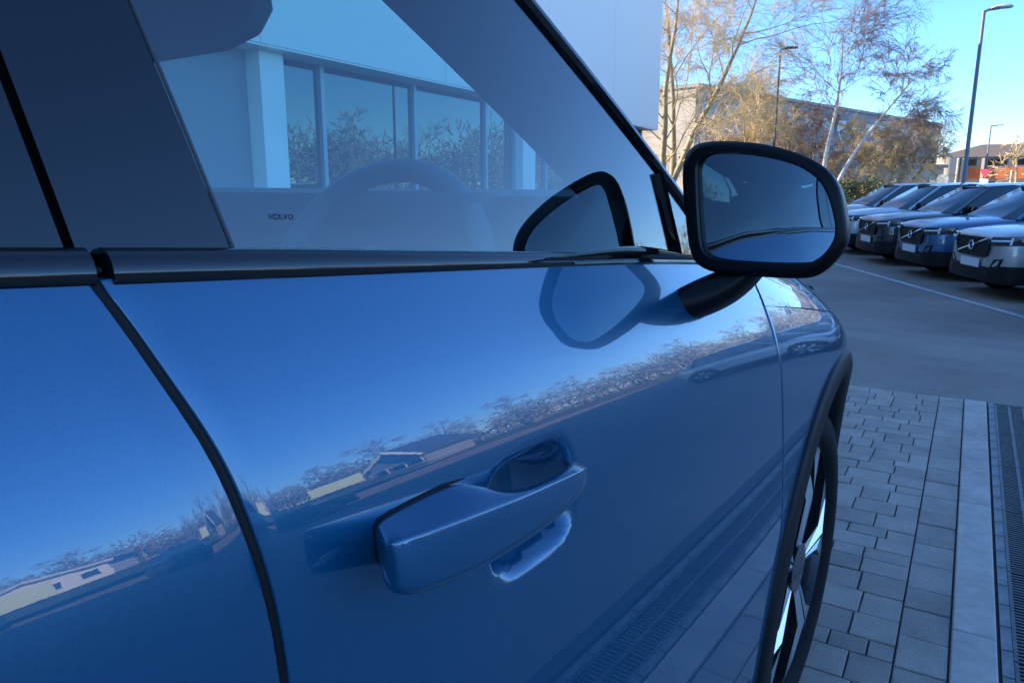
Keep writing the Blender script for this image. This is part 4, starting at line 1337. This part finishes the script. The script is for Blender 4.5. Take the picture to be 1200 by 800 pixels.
# ---- cabin
dash = MB()
prof = [(1.22, 1.02), (1.10, 1.098), (1.0, 1.108), (0.90, 1.112), (0.865, 1.104), (0.845, 1.06), (0.86, 0.95), (0.88, 0.80), (0.95, 0.62), (1.2, 0.60)]
dash.grid([[(x, y - (0.05 if x > -1.0 or x < -1.4 else 0.0), z) for y, z in prof] for x in np.linspace(-0.40, -1.98, 14)], wrap=True)
dash.build('dashboard', M['interior'], CAR, angle=50, loc=LO)
MB().box((-0.74, 0.80, 1.085), (0.30, 0.10, 0.05)).build('instrument_binnacle', M['interior'], CAR, bevel=0.02, seg=3, loc=LO)
sw = bpy.data.objects.new('steering_wheel', None); C.objects.link(sw); sw.parent = CAR
sw.location = Vector((-0.73, 0.71, 0.975)) - OFF; sw.rotation_euler = (R_(90 - 24), 0, R_(4)); sw.empty_display_size = 0.1
MB().tube([(0.178 * math.cos(R_(a)), 0.178 * math.sin(R_(a)), 0) for a in range(0, 361, 8)], 0.0165, n=10, cap=False).build('rim', M['interior_grey'], sw)
MB().tube([(0, 0, -0.05), (0, 0, 0.018)], [0.075, 0.062], n=20).build('hub', M['interior_grey'], sw)
for a in (0, 180, 270):
    MB().tube([(0.05 * math.cos(R_(a)), 0.05 * math.sin(R_(a)), -0.005), (0.172 * math.cos(R_(a)), 0.172 * math.sin(R_(a)), 0)], [0.026, 0.016], n=8, sq=(1, 0.5)).build('spoke', M['interior_grey'], sw)
vz = [(-0.575, 0.46, 1.268), (-0.59, 0.455, 1.248), (-0.63, 0.45, 1.238), (-0.90, 0.45, 1.238), (-0.93, 0.45, 1.25), (-0.93, 0.43, 1.47), (-0.56, 0.43, 1.47)]
MB().prism(vz, (0, -0.018, 0)).build('sun_visor', M['interior'], CAR, bevel=0.006, loc=LO)
MB().box((XC, 0.44, 1.40), (0.25, 0.03, 0.075)).build('cabin_mirror', M['interior'], CAR, bevel=0.012, loc=LO)
MB().box((XC, -0.4, 0.32), (1.5, 2.9, 0.06)).build('cabin_floor', M['interior'], CAR, loc=LO)
MB().box((XC, 0.2, 0.62), (0.24, 1.0, 0.28)).build('centre_console', M['interior'], CAR, bevel=0.03, loc=LO)
for sx in (-0.75, 2 * XC + 0.75):
    seat = bpy.data.objects.new('seat', None); C.objects.link(seat); seat.parent = CAR; seat.location = Vector((sx, 0.0, 0.35)) - OFF
    seat.empty_display_size = 0.1
    MB().box((0, 0.0, 0.18), (0.5, 0.52, 0.2)).build('cushion', M['leather'], seat, bevel=0.06, seg=3)
    MB().box((0, -0.36, 0.52), (0.48, 0.16, 0.62), rx=R_(18)).build('seat_back', M['leather'], seat, bevel=0.06, seg=3)
    MB().box((0, -0.50, 0.90), (0.26, 0.10, 0.18), rx=R_(12)).build('head_rest', M['leather'], seat, bevel=0.04, seg=3)
for mr in (False, True):
    rows = []
    for y in np.linspace(-0.8, 1.0, 16):
        r_ = [(XB(y) - 0.013, y, ZB(y) + 0.003), (XB(y) - 0.05, y, ZB(y) + 0.002), (XB(y) - 0.075, y, ZB(y) - 0.03), (XB(y) - 0.085, y, ZB(y) - 0.3), (XB(y) - 0.10, y, 0.35)]
        rows.append([mir(v) for v in r_] if mr else r_)
    MB().grid(rows).build('door_lining', M['interior'], CAR, loc=LO)

# ---- print on the front glass
tx = bpy.data.curves.new('glass_mark', 'FONT')
tx.body = 'VOLVO'
tx.size = 0.0042
tx.space_character = 1.25
tx.align_x = 'CENTER'
tmp = bpy.data.objects.new('glass_mark_text', tx)
C.objects.link(tmp)
bpy.context.view_layer.update()
tm = bpy.data.meshes.new_from_object(tmp.evaluated_get(bpy.context.evaluated_depsgraph_get()))
bpy.data.objects.remove(tmp)
tm.materials.clear()
tm.materials.append(M['ink'])
to = bpy.data.objects.new('glass_mark', tm)
C.objects.link(to)
ty, th = hit_up(330, 257)
P0 = upper(ty, th) + Vector((0.0006, 0, 0))
ax_y = (upper(ty + 0.01, th) - upper(ty, th)).normalized()
ax_h = (upper(ty, th + 0.01) - upper(ty, th)).normalized()
nz = ax_y.cross(ax_h).normalized()
to.matrix_world = Matrix.Translation(P0 - OFF) @ Matrix((ax_y, ax_h, nz)).transposed().to_4x4()
to.parent = CAR

def smooth_loop(pts, n=3):
    """Catmull-Rom through a closed loop"""
    L = len(pts); out = []
    for i in range(L):
        p0, p1, p2, p3 = pts[i - 1], pts[i], pts[(i + 1) % L], pts[(i + 2) % L]
        for j in range(n):
            t = j / n
            out.append(0.5 * ((2 * p1) + (p2 - p0) * t + (2 * p0 - 5 * p1 + 4 * p2 - p3) * t * t + (3 * p1 - p0 - 3 * p2 + p3) * t ** 3))
    return out


# ---- door handle
hs = [  # outer y, inner y, outer x, inner x, outer top z, inner top z, bottom z
    (0.2340, 0.266, -0.2375, -0.280, 0.9510, 0.941, 0.9320), (0.2355, 0.268, -0.2312, -0.282, 0.9560, 0.943, 0.9255), (0.247, 0.276, -0.2292, -0.282, 0.9545, 0.945, 0.9215),
    (0.272, 0.292, -0.2283, -0.282, 0.9515, 0.9465, 0.9165), (0.300, 0.315, -0.2280, -0.281, 0.9480, 0.9475, 0.9125), (0.318, 0.332, -0.2282, -0.268, 0.9455, 0.9455, 0.912),
    (0.336, 0.348, -0.2285, -0.252, 0.9430, 0.936, 0.911), (0.363, 0.372, -0.2293, -0.2455, 0.9400, 0.932, 0.910), (0.392, 0.400, -0.2315, -0.2455, 0.9360, 0.932, 0.9105),
    (0.415, 0.420, -0.2345, -0.249, 0.9320, 0.930, 0.9125), (0.432, 0.436, -0.2390, -0.256, 0.9270, 0.926, 0.9145), (0.447, 0.449, -0.246, -0.267, 0.9220, 0.9215, 0.9155), (0.457, 0.458, -0.254, -0.276, 0.919, 0.919, 0.9160)]
rows = []
for (yo, yi, xo, xi, zo, zi, zb) in hs:
    hgt = zo - zb
    c = min(0.0020, hgt * 0.12)
    k_ = min(1.0, hgt / 0.03)
    def hp(t, z, dx=0.0): return (xo + (xi - xo) * t + dx, yo + (yi - yo) * t, z)
    rows.append([hp(0, zo - c), hp(0, zo - c * 0.25, -c * 0.4), hp(0, zo, -c * 1.2), hp(0.35, zo + (zi - zo) * 0.35 + 0.001), hp(0.7, zo + (zi - zo) * 0.7 + 0.001), hp(1, zi), hp(1, (zi + zb) / 2), hp(1, zb + 0.001), hp(0.5, zb), hp(0, zb, -0.005), hp(0, zb + 0.0015, -0.0005), hp(0, zb + hgt * 0.16, 0.0022 * k_), hp(0, zb + hgt * 0.5, 0.0026 * k_)])
mb = MB().grid(rows, wrap=True)
k = len(rows[0])
mb.f.append(tuple(range(k))); mb.f.append(tuple(range((len(rows) - 1) * k, len(rows) * k)))
mb.build('door_handle', M['paint'], door, subsurf=3)
# black strip painted in for the shadow gap between handle rear and door
seam = []
for (yo, yi, xo, xi, zo, zi, zb), top in [(h_, False) for h_ in hs[4::-1]] + [(h_, True) for h_ in hs[:6]]:
    t = 0.8
    for _ in range(12):
        y = yo + (yi - yo) * t; z = (zo + (zi - zo) * t + 0.0012) if top else zb - 0.0008
        xd = (body(y, z) + bowl(body(y, z))).x
        t = (xo - xd) / (xo - xi)
    seam.append(Vector((xd, y, z)))
MB().tube(seam, [0.0012] * (len(seam) - 1) + [0.0004], n=8).build('handle_gap_shade', M['rubber'], door)

# ---- door mirror
MN = Vector((-0.07, -0.997, 0.035)).normalized()
MP = Vector((-0.235, 0.775, 1.09))


def on_plane(u, v, p0=MP, n=MN):
    d = ray(u, v)
    k = (p0 - Vector((0, 0, CAM_Z))).dot(n) / d.dot(n)
    return Vector((0, 0, CAM_Z)) + d * k


outer = smooth_loop([on_plane(u, v) for u, v in ((800, 215), (802, 188), (812, 172), (832, 166), (865, 166), (900, 170), (938, 181), (966, 197), (982, 220), (989, 250), (992, 272), (989, 290), (978, 306), (962, 320), (944, 326), (900, 325), (850, 321), (824, 314), (810, 298), (804, 260))])
lip = smooth_loop([on_plane(u, v) for u, v in ((817, 218), (817, 196), (823, 184), (836, 179), (865, 179), (900, 184), (934, 194), (958, 209), (971, 229), (978, 253), (980, 270), (977, 283), (968, 296), (956, 305), (942, 309), (900, 309), (855, 306), (834, 302), (823, 291), (819, 260))])
N = len(outer)
cen = sum(outer, Vector()) / N
mirror = bpy.data.objects.new('door_mirror', None); C.objects.link(mirror); mirror.parent = CAR; mirror.location = -OFF; mirror.empty_display_size = 0.1
rows = []
for push, sc in ((0.004, None), (-0.004, 'lip_out'), (-0.0045, 'outer0'), (0.0, 'outer'), (0.010, 0.995), (0.035, 0.93), (0.060, 0.82), (0.078, 0.65), (0.086, 0.38), (0.088, 0.1)):
    d = -MN * push
    if sc is None: r_ = [p + (-MN) * 0.010 for p in lip]
    elif sc == 'lip_out': r_ = [p + d for p in lip]
    elif sc == 'outer0': r_ = [l.lerp(o, 0.55) + d for l, o in zip(lip, outer)]
    elif sc == 'outer': r_ = [o + d for o in outer]
    else: r_ = [cen + (o - cen) * sc + d for o in outer]
    rows.append(r_)
mb = MB().grid(rows, wrap=True)
mb.f.append(tuple(range((len(rows) - 1) * N, len(rows) * N)))
mb.build('mirror_housing', M['mirror_shell'], mirror, angle=70)
gi = [cen + (p - cen) * 0.992 - MN * 0.004 for p in lip]
mg = MB()
gc = sum(gi, Vector()) / N
rows = []
for k in (1.0, 0.75, 0.5, 0.25, 0.02):                          # slightly convex glass
    rows.append([gc + (p - gc) * k + MN * 0.0022 * (1 - k * k) for p in gi])
mg.grid(rows, wrap=True)
mg.f.append(tuple(range(4 * N, 5 * N)))
mg.build('mirror_glass', M['mirror'], mirror, angle=180)
# foot of the mirror, from the door skin up to the housing
b0 = [hit_body(u, v) for u, v in ((792, 341), (806, 352), (822, 366), (836, 372))]
base = [Vector((XS(y, s) - 0.01, y, ZB(y) - s)) for y, s in b0]
bc = sum(base, Vector()) / 4
topc = on_plane(862, 312) - MN * 0.038
rows = []
for t in np.linspace(0, 1, 12):
    c = bc.lerp(topc, t) + Vector((0.006, 0, -0.002)) * math.sin(math.pi * t)
    hw = 0.040 * (1 - t) + 0.026 * t
    hh = 0.019 * (1 - t) + 0.022 * t
    db = Vector((0.3, 0, -1)).lerp(Vector((1, 0, 0.1)), t).normalized()
    rows.append([c + Vector((0, 1, -0.08)) * math.copysign(abs(math.cos(a)) ** 0.75, math.cos(a)) * hw + db * math.copysign(abs(math.sin(a)) ** 0.75, math.sin(a)) * hh for a in np.linspace(0, 2 * math.pi, 24, endpoint=False)])
MB().grid(rows, wrap=True).build('mirror_arm', M['mirror_shell'], mirror, angle=60)
# low sweeping cover on the belt at the mirror's root
q = [Vector((XB(y) + 0.0015, y, ZB(y) + 0.006 + 0.0051 * max(0.0, math.sin(math.pi * (y - 0.50) / 0.36)) ** 1.5)) for y in np.linspace(0.50, 0.86, 24)]
MB().tube(q, [0.001 + 0.005 * math.sin(math.pi * i / 23) for i in range(24)], n=8, sq=(0.6, 1)).build('mirror_root', M['gloss_black'], mirror)

# ---- wheels, arches, sills
for (ay, sx, nm) in ((AXF, -0.438, 1), (AXR, -0.405, 1), (AXF, 2 * XC + 0.438, -1), (AXR, 2 * XC + 0.405, -1)):
    w = wheel_parts(CAR, Vector((sx, ay, WZ)) - OFF, WR, 0.225, 1, rot0=0.55)
    w.rotation_euler = (0, 0, R_(-90 if nm > 0 else 90))
for mr in (False, True):
    for ax in (AXF, AXR):
        rows = []
        for a in np.linspace(R_(-6), R_(186), 50):
            ca, sa = math.cos(a), math.sin(a)
            def sk(r, o):
                y, z = ax + ca * r, AZ + sa * r
                return Vector((XS(y, min(0.62, ZB(y) - z)) + o, y, z))
            i_ = sk(0.452, 0.0)
            r_ = [Vector((i_.x - 0.30, ax + ca * 0.405, AZ + sa * 0.405)), Vector((i_.x - 0.03, ax + ca * 0.392, AZ + sa * 0.392)), Vector((i_.x + 0.002, ax + ca * 0.394, AZ + sa * 0.394)), Vector((i_.x + 0.010, ax + ca * 0.402, AZ + sa * 0.402)), sk(0.420, 0.009), sk(0.436, 0.007), sk(0.443, 0.003), sk(0.444, -0.012)]
            rows.append([mir(v) for v in r_] if mr else r_)
        MB().grid(rows).build('wheel_arch', M['plastic'], CAR, angle=60, loc=LO)
        c = (XM(ax) - 0.36) if not mr else 2 * XC - XM(ax) + 0.36
        MB().tube([(c - 0.005, ax, AZ), (c + 0.005, ax, AZ)], 0.42, n=32).build('arch_liner', M['rubber'], CAR, loc=LO)
    rows = []
    for y in np.linspace(AXR + 0.43, AXF - 0.43, 30):
        r_ = [Vector((XS(y, DB) - 0.005, y, ZB(y) - DB - 0.003)), Vector((XS(y, DB) + 0.010, y, ZB(y) - DB - 0.008)), Vector((XS(y, DB) + 0.014, y, 0.36)), Vector((XS(y, DB) + 0.008, y, 0.27)), Vector((XS(y, DB) - 0.03, y, 0.22)), Vector((XS(y, DB) - 0.2, y, 0.21))]
        rows.append([mir(v) for v in r_] if mr else r_)
    MB().grid(rows).build('sill', M['plastic'], CAR, angle=60, loc=LO)
MB().box((XC, 0.1, 0.24), (1.5, 3.9, 0.05)).build('underbody', M['rubber'], CAR, loc=LO)
